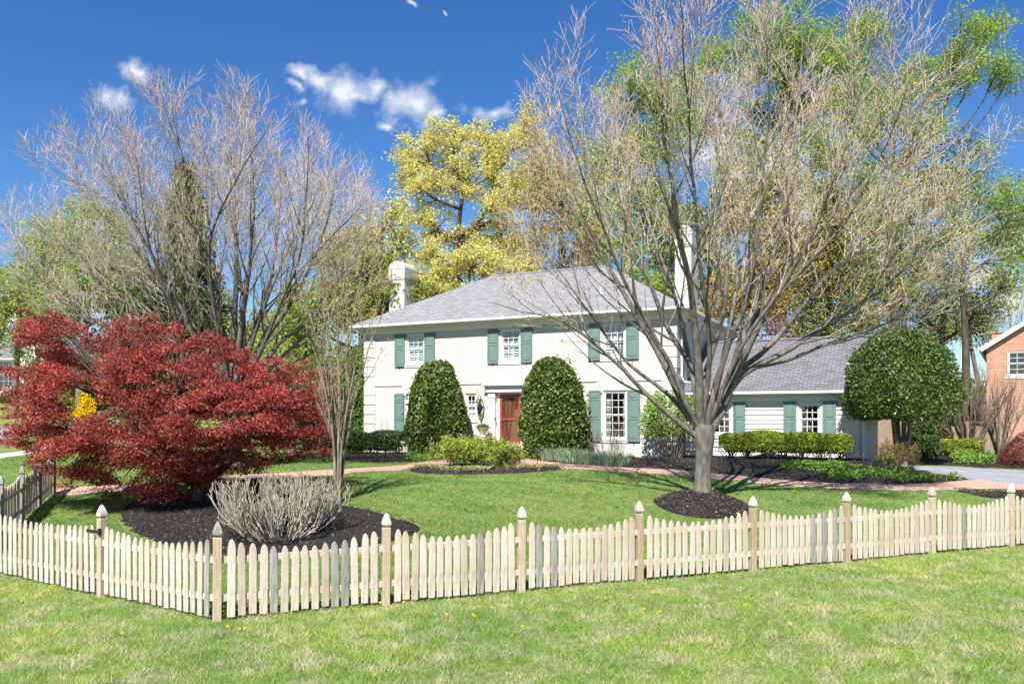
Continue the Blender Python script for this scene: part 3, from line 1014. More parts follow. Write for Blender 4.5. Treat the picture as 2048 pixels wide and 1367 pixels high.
# right side window with shutter (turned onto the side wall)
sp = bpy.data.objects.new("side_window", None); COL.objects.link(sp); sp.parent = house
sp.location = (EU1, 1.0, 0); sp.rotation_euler = (0, 0, R(90))
f = MB(); f.box(-.45, .45, .04, .12, 4.0, 4.06); f.box(-.45, .45, .04, .12, 5.3, 5.36); f.box(-.45, -.39, .04, .12, 4.06, 5.3); f.box(.39, .45, .04, .12, 4.06, 5.3); f.box(-.39, .39, .05, .1, 4.66, 4.71)
f.build("frame", MAT["white_paint"], sp)
f = MB(); f.box(-.39, .39, .075, .079, 4.06, 5.3); f.build("pane", MAT["glass"], sp)
f = MB(); f.box(-.5, .5, -.05, .03, 3.88, 3.998); f.build("sill", MAT["cream_paint"], sp)

# ---- front door
fr_ = MB()
a, b_ = dU[0] - .1, dU[1] + .1
fr_.box(a, dU[0], .02, .2, DZ[0] - .02, DZ[1] + .08); fr_.box(dU[1], b_, .02, .2, DZ[0] - .02, DZ[1] + .08); fr_.box(dU[0], dU[1], .02, .2, DZ[1] + .005, DZ[1] + .08)
# pilasters
for x0 in (a - .40, b_ + .06):
    fr_.box(x0, x0 + .34, -.16, -.005, DZ[0] - .25, DZ[1] + .02)
    fr_.box(x0 - .03, x0 + .37, -.19, -.004, DZ[1] - .16, DZ[1] - .10)
    fr_.box(x0 - .04, x0 + .38, -.20, -.003, DZ[0] - .27, DZ[0] + .0)
e0, e1 = a - .47, b_ + .47
fr_.box(e0, e1, -.21, -.002, DZ[1] + .085, DZ[1] + .28)
fr_.box(e0 - .05, e1 + .05, -.28, -.001, DZ[1] + .283, DZ[1] + .36)
fr_.box(e0 - .11, e1 + .11, -.36, 0.0, DZ[1] + .363, DZ[1] + .46)
fr_.build("door_surround", MAT["white_paint"], house, bevel=.008)
u0, u1, z0, z1 = dU[0], dU[1], DZ[0], DZ[1]
sd_ = MB()
sd_.box(u0, u0 + .105, .0, .04, z0, z1); sd_.box(u1 - .105, u1, .0, .04, z0, z1)
sd_.box(u0 + .105, u1 - .105, .0, .04, z0, z0 + .10); sd_.box(u0 + .105, u1 - .105, .0, .04, z1 - .12, z1); sd_.box(u0 + .105, u1 - .105, .0, .04, z0 + 1.0, z0 + 1.06)
storm = sd_.build("storm_door", MAT["red_paint"], house, bevel=.004)
g = MB(); g.box(u0 + .1, u1 - .1, .018, .022, z0 + .08, z1 - .1); g.build("pane", MAT["glass"], storm)
h = MB(); h.box(u0 + .03, u0 + .07, -.03, -.001, z0 + .94, z0 + 1.12); h.tube([(u0 + .05, -.03, z0 + 1.0), (u0 + .05, -.07, z0 + 1.0), (u0 + .14, -.07, z0 + 1.01)], .012, 6)
h.build("handle", MAT["brass"], storm)
dw = MB()
dw.box(u0 + .005, u1 - .005, .12, .16, z0, z1 - .002)
for (x0, x1) in ((u0 + .13, (u0 + u1) / 2 - .05), ((u0 + u1) / 2 + .05, u1 - .13)):
    for (q0, q1) in ((z0 + .2, z0 + .75), (z0 + 1.0, z0 + 1.55), (z0 + 1.65, z0 + 1.9)):
        dw.box(x0, x1, .105, .119, q0, q1)
door = dw.build("front_door", MAT["door_wood"], house, bevel=.006)
k = MB(); k.box(u0 + .2, u1 - .2, .1, .104, z0 + .83, z0 + .93); k.lathe([(.0, -.03), (.03, -.02), (.03, .02), (.0, .03)], (u0 + .17, .08, z0 + .95), 10); k.build("handle", MAT["brass"], door)
st = MB()
st.box(u0 - .7, u1 + .7, -1.15, -.005, -.3, z0 - .16); st.box(u0 - .55, u1 + .55, -1.55, -1.152, -.3, z0 - .33)
st.build("doorstep", MAT["stoop_brick"], house, bevel=.008)
s2 = MB(); s2.box(u0 - .08, u1 + .08, -.22, .0, z0 - .158, z0 - .03); s2.build("threshold", MAT["cream_paint"], house, bevel=.01)

# ---- garage wing
GU1, GV0, GV1, GZ = 13.7, 1.2, 8.8, 2.46
gw1 = (uof(1441, GV0), uof(1477, GV0)); gw2 = (uof(1598, GV0), uof(1641, GV0)); GWZ = (zof(1620, 870, GV0), zof(1620, 806.5, GV0))
gw1 = (gw2[0] - 3.26, gw2[1] - 3.26)
sdg = MB()
gh_ = [(*gw1, *GWZ), (*gw2, *GWZ)]
rows = np.arange(.12, 2.3, .178)
for z in rows:
    z2 = min(z + .178, 2.30)
    segs = [(EU1 + .03, GU1)]
    cut = sorted({z, z2, *[q for hh in gh_ for q in (hh[2], hh[3]) if z < q < z2]})
    for q0, q1 in zip(cut[:-1], cut[1:]):
        xs_ = [EU1 + .03]
        for hh in gh_:
            if hh[2] <= (q0 + q1) / 2 <= hh[3]: xs_ += [hh[0], hh[1]]
        xs_.append(GU1)
        f0 = (q0 - z) / .178; f1 = (q1 - z) / .178
        va, vb = GV0 - .040 * (1 - f0), GV0 - .040 * (1 - f1)
        for i in range(0, len(xs_), 2):
            sdg.quad((xs_[i], va, q0), (xs_[i + 1], va, q0), (xs_[i + 1], vb, q1), (xs_[i], vb, q1))
            if q0 == z: sdg.quad((xs_[i], GV0, q0), (xs_[i + 1], GV0, q0), (xs_[i + 1], va, q0), (xs_[i], va, q0))
for a, b_, c, d in gh_:
    v = GV0 - .028
    sdg.quad((a, v, c), (a, v, d), (a, v + .2, d), (a, v + .2, c)); sdg.quad((b_, v, d), (b_, v, c), (b_, v + .2, c), (b_, v + .2, d))
    sdg.quad((a, v, c), (a, v + .2, c), (b_, v + .2, c), (b_, v, c)); sdg.quad((a, v, d), (b_, v, d), (b_, v + .2, d), (a, v + .2, d))
for z in np.arange(.12, 4.9, .178):      # gable side
    zz = min(z + .178, 4.9); half = (GV1 - GV0) / 2
    sh = lambda q: half * (1 - max(0, (q - 2.55)) / 2.38)
    m0, m1 = sh(z), sh(zz); c = (GV0 + GV1) / 2
    sdg.quad((GU1 + .028, c - m0, z), (GU1 + .028, c + m0, z), (GU1, c + m1, zz), (GU1, c - m1, zz))
sdg.quad((GU1, GV1, -.2), (EU1 + .03, GV1, -.2), (EU1 + .03, GV1, 2.5), (GU1, GV1, 2.5))
gwall = sdg.build("garage_wall", MAT["cream_paint"], house)
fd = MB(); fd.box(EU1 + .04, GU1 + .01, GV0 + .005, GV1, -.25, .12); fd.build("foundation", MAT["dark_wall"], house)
gr = MB()
gz0, gz1, gm = 2.60, 4.94, 5.0
gva, gvb = GV0 - .36, GV1 + .36
gr.quad((EU1 + .002, gva, gz0), (GU1 + .16, gva, gz0), (GU1 + .16, gm, gz1), (EU1 + .002, gm, gz1))
gr.quad((GU1 + .16, gvb, gz0), (EU1 + .002, gvb, gz0), (EU1 + .002, gm, gz1), (GU1 + .16, gm, gz1))
gr.quad((EU1 + .002, gva, gz0 - .05), (GU1 + .16, gva, gz0 - .05), (GU1 + .16, gva, gz0), (EU1 + .002, gva, gz0))
gr.quad((GU1 + .16, gva, gz0 - .05), (GU1 + .16, gm, gz1 - .05), (GU1 + .16, gm, gz1), (GU1 + .16, gva, gz0))
gr.quad((GU1 + .16, gm, gz1 - .05), (GU1 + .16, gvb, gz0 - .05), (GU1 + .16, gvb, gz0), (GU1 + .16, gm, gz1))
rf = gr; cap((EU1 + .01, gm, gz1), (GU1 + .16, gm, gz1), .17, .035)
gr.build("garage_roof", MAT["shingle_dark"], house)
gc = MB()
gc.box(EU1 + .035, GU1 + .1, gva + .02, GV0 - .06, GZ - .01, GZ + .06)
gc.box(EU1 + .035, GU1 + .04, GV0 - .058, GV0 + .02, 2.22, GZ - .012)
gc.box(GU1 - .02, GU1 + .05, GV0 - .062, GV0 + .09, .1, 2.218)
# rake boards
for s_ in (1, -1):
    v0_ = gva if s_ > 0 else gvb
    gc.add([(GU1 + .10, v0_, gz0 - .055), (GU1 + .10, gm, gz1 - .055), (GU1 + .10, gm, gz1 - .26), (GU1 + .10, v0_, gz0 - .26), (GU1 + .15, v0_, gz0 - .055), (GU1 + .15, gm, gz1 - .055), (GU1 + .15, gm, gz1 - .26), (GU1 + .15, v0_, gz0 - .26)],
           [(0, 1, 2, 3), (7, 6, 5, 4), (0, 4, 5, 1), (3, 2, 6, 7), (0, 3, 7, 4), (1, 5, 6, 2)])
gc.build("garage_cornice", MAT["white_paint"], house)
g2 = MB(); g2.box(EU1 + .01, GU1 + .2, gva - .10, gva + .005, gz0 - .12, gz0 - .01); g2.build("garage_gutter", MAT["white_paint"], house, bevel=.025)
g3 = MB(); g3.box(GU1 - .10, GU1 - .02, GV0 - .15, GV0 - .07, .05, 2.3); g3.build("garage_downspout", MAT["grey_paint"], house, bevel=.015)
gd = MB(); gd.box(GU1 + .03, GU1 + .40, GV0 + .55, GV0 + .62, .0, 2.25); gd.box(GU1 + .03, GU1 + .12, GV0 + .63, GV0 + 5.5, .0, 2.2); gd.build("garage_door", MAT["white_paint"], house)
for gw in (gw1, gw2):
    win = sash_window("garage_window", *gw, *GWZ, GV0 - .028, 2, 3, house, None, True)
    c = MB(); a, b_, z0_, z1_ = *gw, *GWZ
    v = GV0 - .028
    c.box(a - .075, a - .001, v - .025, v + .028, z0_ - .0, z1_ + .07); c.box(b_ + .001, b_ + .075, v - .025, v + .028, z0_, z1_ + .07); c.box(a - .001, b_ + .001, v - .025, v + .027, z1_ + .001, z1_ + .07)
    c.build("casing", MAT["white_paint"], win)
    zt = 2.215
    shutter(a - .55, a - .08, z0_ - .04, zt, v - .01, [(.05, .46), (.52, .955)], house); shutter(b_ + .08, b_ + .55, z0_ - .04, zt, v - .01, [(.05, .46), (.52, .955)], house)

# ================================================================== fence
def picket_outline(h, w=.0445):
    return [(-w, 0), (w, 0), (w, h - .15), (w * .95, h - .10), (w * .78, h - .055), (w * .5, h - .022), (w * .2, h - .004), (-w * .2, h - .004), (-w * .5, h - .022), (-w * .78, h - .055), (-w * .95, h - .10), (-w, h - .15)]


POST_PROF = [(.052, -.25), (.052, 1.045), (.046, 1.055)]
FIN_PROF = [(.032, 1.056), (.032, 1.075), (.053, 1.085), (.056, 1.105), (.053, 1.13), (.045, 1.165), (.031, 1.205), (.016, 1.24), (.003, 1.255)]
rngf = random.Random(5)


def put_post(root, x, y, rz, mat, finmat, top=0.0, rootloc=(0, 0, 0)):
    z = float(gh(x, y))
    pm = MB().lathe([(r, zz + (top if zz > 0 else 0)) for r, zz in POST_PROF], square=True)
    o = pm.build("post", mat, root, bevel=.006)
    o.location = (x - rootloc[0], y - rootloc[1], z - rootloc[2]); o.rotation_euler = (R(rngf.uniform(-.5, .5)), R(rngf.uniform(-.6, .6)), rz)
    fm = MB().lathe([(r, zz + top) for r, zz in FIN_PROF], square=True)
    fm.build("finial", finmat, o, bevel=.004)
    return o


def put_panel(root, a, b_, n, rootloc, grey=(), sag=.11, hgt=1.03, side=-1, skip_end=.10, gate=False, base=.045):
    """pickets and two rails between posts a and b_ (x,y); side: which side of the rails the pickets are on"""
    a = np.array(a); b_ = np.array(b_); d = (b_ - a); L = np.linalg.norm(d); d /= L
    ang = math.atan2(d[1], d[0]); nrm_ = np.array([-d[1], d[0]])
    za, zb = float(gh(*a)), float(gh(*b_))
    r = MB()
    for zr in (.24, .72):
        m_ = np.array([0, L])
        pts = [(0.04, za + zr), (L - .04, zb + zr)]
        r.add([(pts[0][0], -.019, pts[0][1]), (pts[1][0], -.019, pts[1][1]), (pts[1][0], .019, pts[1][1]), (pts[0][0], .019, pts[0][1]),
               (pts[0][0], -.019, pts[0][1] + .085), (pts[1][0], -.019, pts[1][1] + .085), (pts[1][0], .019, pts[1][1] + .085), (pts[0][0], .019, pts[0][1] + .085)],
              [(0, 3, 2, 1), (4, 5, 6, 7), (0, 1, 5, 4), (1, 2, 6, 5), (2, 3, 7, 6), (3, 0, 4, 7)])
    pan = r.build("panel", MAT["fence_wood"], root, bevel=.004)
    pan.location = (a[0] - rootloc[0], a[1] - rootloc[1], -rootloc[2]); pan.rotation_euler = (0, 0, ang)
    for i in range(n):
        t = (i + .5) / n
        u = skip_end + (L - 2 * skip_end) * t
        x, y = a + d * u
        z = float(gh(x, y)) + base + rngf.uniform(-.012, .012)
        zt = za + (zb - za) * t + hgt - sag * math.sin(math.pi * (t * .92 + .04)) ** .9
        mat = MAT["fence_grey"] if i in grey else MAT["fence_wood"]
        o = MB().prism(picket_outline(zt - z + rngf.uniform(-.008, .008), .0485 * rngf.uniform(.95, 1.04)), -.0095, .0095).build("picket", mat, pan, bevel=.003)
        o.location = (u, side * .031, z); o.rotation_euler = (R(rngf.uniform(-.5, .5)), R(rngf.uniform(-.9, .9)), R(rngf.uniform(-1.5, 1.5)))
        if i in grey: tag(o, "weathered grey picket")


def on_fence(px):
    k = (px - CX) / F
    # FP1 + t FD : X = k Y
    t = (k * FP1[1] - FP1[0]) / (FD[0] - k * FD[1])
    return FP1 + FD * t


ppx = [434, 771, 1042, 1279, 1505, 1693, 1864, 2022, 2168]
posts = [on_fence(p) for p in ppx]
fz = float(gh(*FP1))
fence = thing("picket_fence", "weathered wood picket fence along the front lawn, running right from its corner post", "fence", (FP1[0], FP1[1], fz))
fl = tuple(fence.location)
fa = math.atan2(FD[1], FD[0])
GREY = [{4, 10, 11}, {10}, {1, 3}, set(), {9, 11, 13}, set(), {5}, set()]
for i, p in enumerate(posts):
    put_post(fence, p[0], p[1], fa, MAT["fence_tan"], MAT["fence_wood"] if i else MAT["fence_grey"], 0, fl)
for i in range(len(posts) - 1):
    put_panel(fence, posts[i], posts[i + 1], 15, fl, GREY[i], .18, 1.065)
# left run: corner post to gate post
P0 = FP1 + FL * 2.62
fleft = thing("picket_fence", "short pale picket fence between the corner post and the hinged gate post", "fence", (P0[0], P0[1], float(gh(*P0))))
put_post(fleft, P0[0], P0[1], math.atan2(FL[1], FL[0]), MAT["fence_tan"], MAT["fence_wood"], .06, tuple(fleft.location))
put_panel(fleft, P0, FP1, 17, tuple(fleft.location), {16}, .14, 1.05)
# gate beyond the post
g1 = P0 + FL * 3.25
gate = thing("garden_gate", "wide pale picket gate hung on the post left of the mulch bed", "gate", (P0[0], P0[1], float(gh(*P0))))
put_panel(gate, g1, P0, 19, tuple(gate.location), set(), .09, 1.03)
hx, hy = P0 + FL * .06
dn = np.array([-FL[1], FL[0]]) * 1
for zz in (.93,):
    hg = MB(); hg.box(-.021, .30, .048, .062, zz - .02, zz + .02); hg.box(-.05, -.021, .04, .075, zz - .05, zz + .05)
    ho = hg.build("hinge", MAT["black_metal"], gate); ho.rotation_euler = (0, 0, math.atan2(FL[1], FL[0]))
# rear left run, receding along the garden's side
rp = [np.array([-10.57, 17.1]) + np.array([-.34, .94]) * 2.02 * k for k in (-1, 0, 1, 2, 3)]
rear = thing("picket_fence", "shaded picket fence receding behind the garden gate towards the pavement", "fence", (rp[0][0], rp[0][1], float(gh(*rp[0]))))
ra_ = math.atan2(.94, -.34)
for i, p in enumerate(rp):
    put_post(rear, p[0], p[1], ra_, MAT["fence_grey"] if i < 4 else MAT["old_wood"], MAT["fence_grey"], .05, tuple(rear.location))  # grey posts and finials carry this run's shade in their colour
for i in range(4):
    put_panel(rear, rp[i], rp[i + 1], 15, tuple(rear.location), set(), .13, 1.12, 1)

# ================================================================== other buildings and yard pieces
def gable_house(name, label, X0, X1, Y0, Y1, zb, ze, zr, wallmat, roofmat, wins, ridge_x=True, rz=0.0):
    h = thing(name, label, "house", (X0, Y0, zb), rz)
    w_ = MB(); dx, dy = X1 - X0, Y1 - Y0; e, r = ze - zb, zr - zb
    hl = [(a - X0, b_ - X0, c - zb, d - zb) for a, b_, c, d in wins]
    wall_holes(w_, 0, dx, -1, e, hl, 0, .14)
    w_.quad((dx, 0, -1), (dx, dy, -1), (dx, dy, e), (dx, 0, e)); w_.quad((0, dy, -1), (0, 0, -1), (0, 0, e), (0, dy, e)); w_.quad((dx, dy, -1), (0, dy, -1), (0, dy, e), (dx, dy, e))
    if not ridge_x:      # gable faces us
        w_.poly([(0, 0, e), (dx, 0, e), (dx / 2, 0, r)]); w_.poly([(dx, dy, e), (0, dy, e), (dx / 2, dy, r)])
    w_.build("wall", wallmat, h)
    o = .25; rr_ = MB()
    if not ridge_x:
        k = (r - e) / (dx / 2)
        a, b_ = (-o, -o, e - k * o + .1), (-o, dy + o, e - k * o + .1)
        rr_.quad(b_, a, (dx / 2, -o, r + .1), (dx / 2, dy + o, r + .1))
        rr_.quad((dx + o, -o, e - k * o + .1), (dx + o, dy + o, e - k * o + .1), (dx / 2, dy + o, r + .1), (dx / 2, -o, r + .1))
    else:
        k = (r - e) / (dy / 2)
        rr_.quad((-o, -o, e - k * o + .1), (dx + o, -o, e - k * o + .1), (dx + o, dy / 2, r + .1), (-o, dy / 2, r + .1))
        rr_.quad((dx + o, dy + o, e - k * o + .1), (-o, dy + o, e - k * o + .1), (-o, dy / 2, r + .1), (dx + o, dy / 2, r + .1))
    ro = rr_.build("roof", roofmat, h)
    t_ = MB()
    if not ridge_x:
        for sgn in (0, 1):
            xa = -o if sgn == 0 else dx + o
            za_ = e - k * o + .095
            t_.add([(xa, -o - .03, za_), (dx / 2, -o - .03, r + .095), (dx / 2, -o - .03, r - .16), (xa, -o - .03, za_ - .25), (xa, .01, za_), (dx / 2, .01, r + .095), (dx / 2, .01, r - .16), (xa, .01, za_ - .25)],
                   [(0, 1, 2, 3), (7, 6, 5, 4), (0, 4, 5, 1), (3, 2, 6, 7), (0, 3, 7, 4)])
        t_.box(-o - .12, -o + .02, -o, dy + o, e - k * o - .05, e - k * o + .08)
    else:
        t_.box(-o, dx + o, -o - .1, -o + .02, e - k * o - .05, e - k * o + .09); t_.box(-.02, dx + .02, -.05, -.01, e - .35, e - .06)
    t_.build("trim", MAT["white_paint"], h)
    for q in hl:
        sash_window("window", *q, 0, 2, 3, h, None, True)
    return h


bh = gable_house("brick_house", "orange brick house with white gable trim at the right edge, beyond the driveway", 25.25, 34.45, 44, 55, -.1, 5.45, 8.5, MAT["orange_brick"], MAT["roof_grey"],
                 [(26.2, 27.42, 3.82, 5.12)], False, R(-31.5))
ch = MB(); ch.box(.1, .6, 6, 6.6, 5, 6.75); ch.box(.05, .65, 5.95, 6.65, 6.75, 6.85); ch.build("chimney", MAT["orange_brick"], bh)
Yh = 96.0
zb = float(gh(-60, Yh))
nh = gable_house("grey_house", "grey neighbour house with low grey roof beyond the road on the left", -84, (47 - CX) / F * Yh, Yh, Yh + 9, zb, CZ + (840 - 716) / F * Yh, CZ + (840 - 684) / F * Yh + .6, MAT["grey_paint"], MAT["roof_grey"],
                 [((-4 - CX) / F * Yh, (27 - CX) / F * Yh, CZ - (775 - HY) / F * Yh, CZ - (722 - HY) / F * Yh)], True)

# plank fence behind the driveway
Yf = 38.5
pfa = base_at(1745, Yf); pfb = base_at(2010, Yf)
pf = thing("plank_fence", "old brown plank fence behind the driveway, beside the brick house", "fence", pfa)
ptop = CZ - (852 - HY) / F * Yf
pl = MB()
npk = 46
for i in range(npk):
    x0 = (pfb[0] - pfa[0]) * i / npk; x1 = (pfb[0] - pfa[0]) * (i + 1) / npk - .008
    q = rngf.uniform(-.02, .02)
    tt = ptop + (.42 if i < 10 else 0) + q
    pl.box(x0, x1, q * .2, q * .2 + .02, -.1, tt)
pl.build("plank_panel", MAT["old_wood"], pf)
for i, f_ in enumerate((0, .22, .45, .705, 1.0)):
    pb = MB(); x = (pfb[0] - pfa[0]) * f_; pb.box(x - .09, x + .09, -.12, -.02, -.1, ptop + (.25 if f_ == .705 else .45 if f_ < .1 else .02)); pb.build("post", MAT["old_wood"], pf)
pr = MB(); x = (pfb[0] - pfa[0]); pr.box(x * .705, x, -.015, .06, ptop + .16, ptop + .22); pr.build("rail", MAT["old_wood"], pf)
bx = base_at(1912, 36.5); bx1 = base_at(1966, 36.5)
wb = thing("log_store", "low open wooden log store with dark inside, against the plank fence", "log store", bx)
wd = bx1[0] - bx[0]; topz = CZ - (881 - HY) / F * 36.5
rb_ = MB(); rb_.add([(-.1, -.15, topz - .02), (wd + .1, -.15, topz - .02), (wd + .1, .75, topz + .10), (-.1, .75, topz + .10), (-.1, -.15, topz + .03), (wd + .1, -.15, topz + .03), (wd + .1, .75, topz + .15), (-.1, .75, topz + .15)], [(0, 3, 2, 1), (4, 5, 6, 7), (0, 1, 5, 4), (1, 2, 6, 5), (2, 3, 7, 6), (3, 0, 4, 7)])
rb_.build("roof", MAT["old_wood"], wb)
for x in (0, wd): MB().box(x - .05, x + .05, -.05, .05, -.1, topz - .03).build("post", MAT["old_wood"], wb)
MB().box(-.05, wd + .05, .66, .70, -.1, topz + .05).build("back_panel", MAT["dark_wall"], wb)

# wall lantern with scroll back plate
def hpt(u, v, z): x, y = HW(u, v); return (x, y, z)
lu, lz = uof(962.5), zof(962.5, 808)
wl = thing("wall_lantern", "bronze scrolled wall lantern left of the red front door", "lantern", hpt(lu, 0, lz), R(-26))
bp = MB()
for k in (-1, 1):
    bp.tube([(0, -.03, .28), (k * .09, -.035, .12), (k * .15, -.035, -.18), (k * .12, -.035, -.5), (0, -.03, -.80)], [.016, .02, .026, .02, .01], 6)
    bp.tube([(0, -.03, .0), (k * .1, -.04, -.1), (k * .04, -.04, -.25), (k * .09, -.04, -.4), (0, -.03, -.5)], .013, 6)
    bp.tube([(0, -.03, -.45), (k * .07, -.04, -.52), (k * .02, -.04, -.62)], .013, 6)
bp.tube([(0, -.03, .3), (0, -.03, -.82)], .012, 6)
bp.build("back_plate", MAT["bronze"], wl)
ar = MB(); ar.tube([(0, -.03, .28), (-.0, -.12, .38), (-.03, -.2, .34), (-.04, -.22, .26)], .014, 6); ar.build("arm", MAT["bronze"], wl)
lt = MB(); lt.lathe([(.01, .30), (.03, .26), (.04, .22), (.13, .10), (.135, .07), (.12, .06)], (-.04, -.22, 0), 8)
lt.lathe([(.05, -.16), (.075, -.14), (.02, -.20)], (-.04, -.22, 0), 8)
for i in range(4):
    a = math.pi / 4 + i * math.pi / 2
    lt.tube([(-.04 + .11 * math.cos(a), -.22 + .11 * math.sin(a), .06), (-.04 + .07 * math.cos(a), -.22 + .07 * math.sin(a), -.14)], .008, 4)
lt.build("lantern_body", MAT["bronze"], wl)
lg = MB(); lg.lathe([(.065, -.135), (.105, .055)], (-.04, -.22, 0), 8); lg.build("pane", MAT["glass"], wl)
# doorbell plate
db = MB(); db.box(-.03, .03, -.02, 0, -.06, .06); db.lathe([(.012, 0), (.008, .01)], (0, -.02, 0), 8)
o = db.build("doorbell", MAT["black_metal"], house, loc=(dU[0] - .14, -.162, DZ[0] + 1.05))

# urn planter on pedestal
uu = uof(965, -.6)
up = thing("stone_urn", "pale stone urn on a clay pedestal under the wall lantern", "urn", hpt(uu, -.55, 0), R(-26))
zt = zof(965, 855, -.55)
u_ = MB(); u_.lathe([(.10, zt - .42), (.16, zt - .36), (.09, zt - .3), (.10, zt - .26), (.2, zt - .12), (.24, zt - .02), (.26, zt), (.22, zt), (.19, zt - .06)], n=16); u_.build("bowl", MAT["clay"], up, smooth=True)
u_ = MB(); u_.box(-.17, .17, -.17, .17, 0, zt - .42); u_.box(-.21, .21, -.21, .21, 0, .08); u_.build("pedestal", MAT["clay"], up, bevel=.01)
tz = zt

# path lights
def path_light(px, py, label):
    p = G(px, py, .05)
    t = thing("path_light", label, "garden light", (p[0], p[1], p[2] + .03))
    s_ = MB().tube([(0, 0, -.1), (0, 0, .46)], .014, 6); s_.build("stake", MAT["black_metal"], t)
    c = MB().lathe([(.035, .42), (.02, .47), (.16, .47), (.15, .49), (.05, .56), (.012, .585)], n=14); c.build("shade", MAT["black_metal"], t)


path_light(1075, 928, "dark metal path light with cone hat beside the iris clump and steps")
path_light(1543, 936, "dark metal path light with cone hat in mulch before the clipped hedge")
for px, lab in ((1259, "small black spotlight against the white wall, nearer the iris clump"), (1265.5, "small black spotlight against the white wall, nearer the glossy shrub")):
    p = G(px, 922, .05)
    t = thing("ground_spotlight", lab, "spotlight", (p[0], p[1], p[2] + .02), R(-26))
    MB().tube([(0, 0, -.1), (0, 0, .12)], .01, 6).build("stake", MAT["black_metal"], t)
    MB().tube([(0, -.05, .13), (0, .0, .15), (0, .07, .20)], [.035, .04, .055], 10).build("lamp_head", MAT["black_metal"], t)
# wire garden chair behind the yellow-green bush
cp = base_at(911, 34.2)
gcx = thing("wire_chair", "grey wire garden chair with round lattice back behind the yellow-green shrub", "chair", cp, R(-20))
bk = MB(); ringp = [(.24 * math.cos(a), .18, .72 + .24 * math.sin(a)) for a in np.linspace(0, 2 * math.pi, 25)]
bk.tube(ringp, .014, 6)
for a in np.linspace(0, math.pi, 5)[:-1]: bk.tube([(.24 * math.cos(a), .18, .72 + .24 * math.sin(a)), (-.24 * math.cos(a), .18, .72 - .24 * math.sin(a))], .008, 5)
bk.tube([(.12 * math.cos(a), .18, .72 + .12 * math.sin(a)) for a in np.linspace(0, 2 * math.pi, 19)], .008, 5)
bk.build("backrest", MAT["grey_metal"], gcx)
se = MB().lathe([(.22, .42), (.24, .43), (.24, .445), (.22, .45)], n=18); se.build("seat", MAT["grey_metal"], gcx)
for a in (45, 135, 225, 315):
    MB().tube([(.18 * math.cos(R(a)), .18 * math.sin(R(a)), .43), (.23 * math.cos(R(a)), .23 * math.sin(R(a)), -.02)], .012, 6).build("leg", MAT["grey_metal"], gcx)
# ================================================================== vegetation materials
MAT["bark_grey"] = barkmat("bark_grey", (.13, .112, .094), (.25, .22, .19), 11, (1, 1, .3), .9, .03)
MAT["bark_twig"] = plain("bark_twig", (.47, .385, .335), .8, .15, .2, 3, 0)
MAT["bark_dark"] = barkmat("bark_dark", (.075, .058, .045), (.15, .12, .095))
MAT["bark_mid"] = barkmat("bark_mid", (.14, .11, .085), (.25, .205, .16))
MAT["bark_tan"] = barkmat("bark_tan", (.22, .172, .125), (.37, .31, .24), 9)
MAT["stem_white"] = barkmat("stem_white", (.33, .285, .22), (.52, .47, .40), 14, (1, 1, .4), .3, .006)
MAT["buds"] = leafmat("buds", [(.42, .36, .10), (.50, .46, .16), (.36, .38, .10), (.45, .26, .13)], .6, .2, .3, 2, .2)
MAT["buds_red"] = leafmat("buds_red", [(.40, .20, .15), (.46, .27, .18), (.42, .34, .20)], .6, .2, .3, 2, .2)
MAT["maple_red"] = leafmat("maple_red", [(.20, .018, .028), (.34, .036, .045), (.46, .075, .066), (.56, .155, .12), (.42, .15, .075)], .5, .25, .35, 1.7, .5)
MAT["holly"] = leafmat("holly", [(.04, .08, .014), (.085, .145, .02), (.15, .215, .035), (.27, .32, .08)], .42, .4, .2, 5.0, .55)
MAT["holly_dark"] = leafmat("holly_dark", [(.028, .065, .014), (.06, .115, .02), (.11, .175, .03), (.20, .25, .06)], .40, .4, .18, 2.6, .42)
MAT["azalea"] = leafmat("azalea", [(.13, .20, .02), (.23, .32, .03), (.34, .42, .045), (.42, .47, .08)], .5, .3, .35, 3.0, .4)
MAT["box_dark"] = leafmat("box_dark", [(.03, .07, .015), (.055, .11, .022), (.10, .16, .035)], .45, .35, .2, 2.5, .3)
MAT["spirea"] = leafmat("spirea", [(.20, .30, .03), (.30, .41, .045), (.42, .50, .07), (.42, .36, .10)], .5, .3, .3, 2.5, .35)
MAT["shrub_bright"] = leafmat("shrub_bright", [(.13, .24, .03), (.22, .36, .05), (.34, .46, .09)], .4, .35, .3, 2.5, .3)
MAT["yellow_leaf"] = leafmat("yellow_leaf", [(.66, .60, .14), (.76, .70, .22), (.80, .74, .34), (.64, .62, .18)], .6, .2, .55, .7, .15)
MAT["orange_leaf"] = leafmat("orange_leaf", [(.48, .32, .09), (.56, .40, .13), (.50, .45, .14), (.42, .27, .09)], .6, .2, .5, .8, .3)
MAT["lime_leaf"] = leafmat("lime_leaf", [(.24, .37, .04), (.35, .48, .06), (.45, .55, .10), (.29, .41, .06)], .6, .2, .5, .8, .3)
MAT["olive_leaf"] = leafmat("olive_leaf", [(.27, .31, .05), (.38, .40, .08), (.46, .45, .12), (.31, .36, .06)], .6, .2, .5, .8, .3)
MAT["green_leaf"] = leafmat("green_leaf", [(.08, .16, .025), (.13, .23, .035), (.20, .31, .05)], .5, .3, .3, 1.0, .35)
MAT["conifer"] = leafmat("conifer", [(.035, .07, .02), (.07, .115, .03), (.14, .17, .045)], .6, .2, .15, .8, .35)
MAT["gold_conifer"] = leafmat("gold_conifer", [(.06, .085, .02), (.13, .16, .03), (.32, .26, .05), (.42, .30, .06)], .6, .2, .2, .9, .35)
MAT["pink_leaf"] = leafmat("pink_leaf", [(.32, .16, .20), (.42, .25, .28), (.28, .13, .15)], .6, .2, .3, 1, .3)
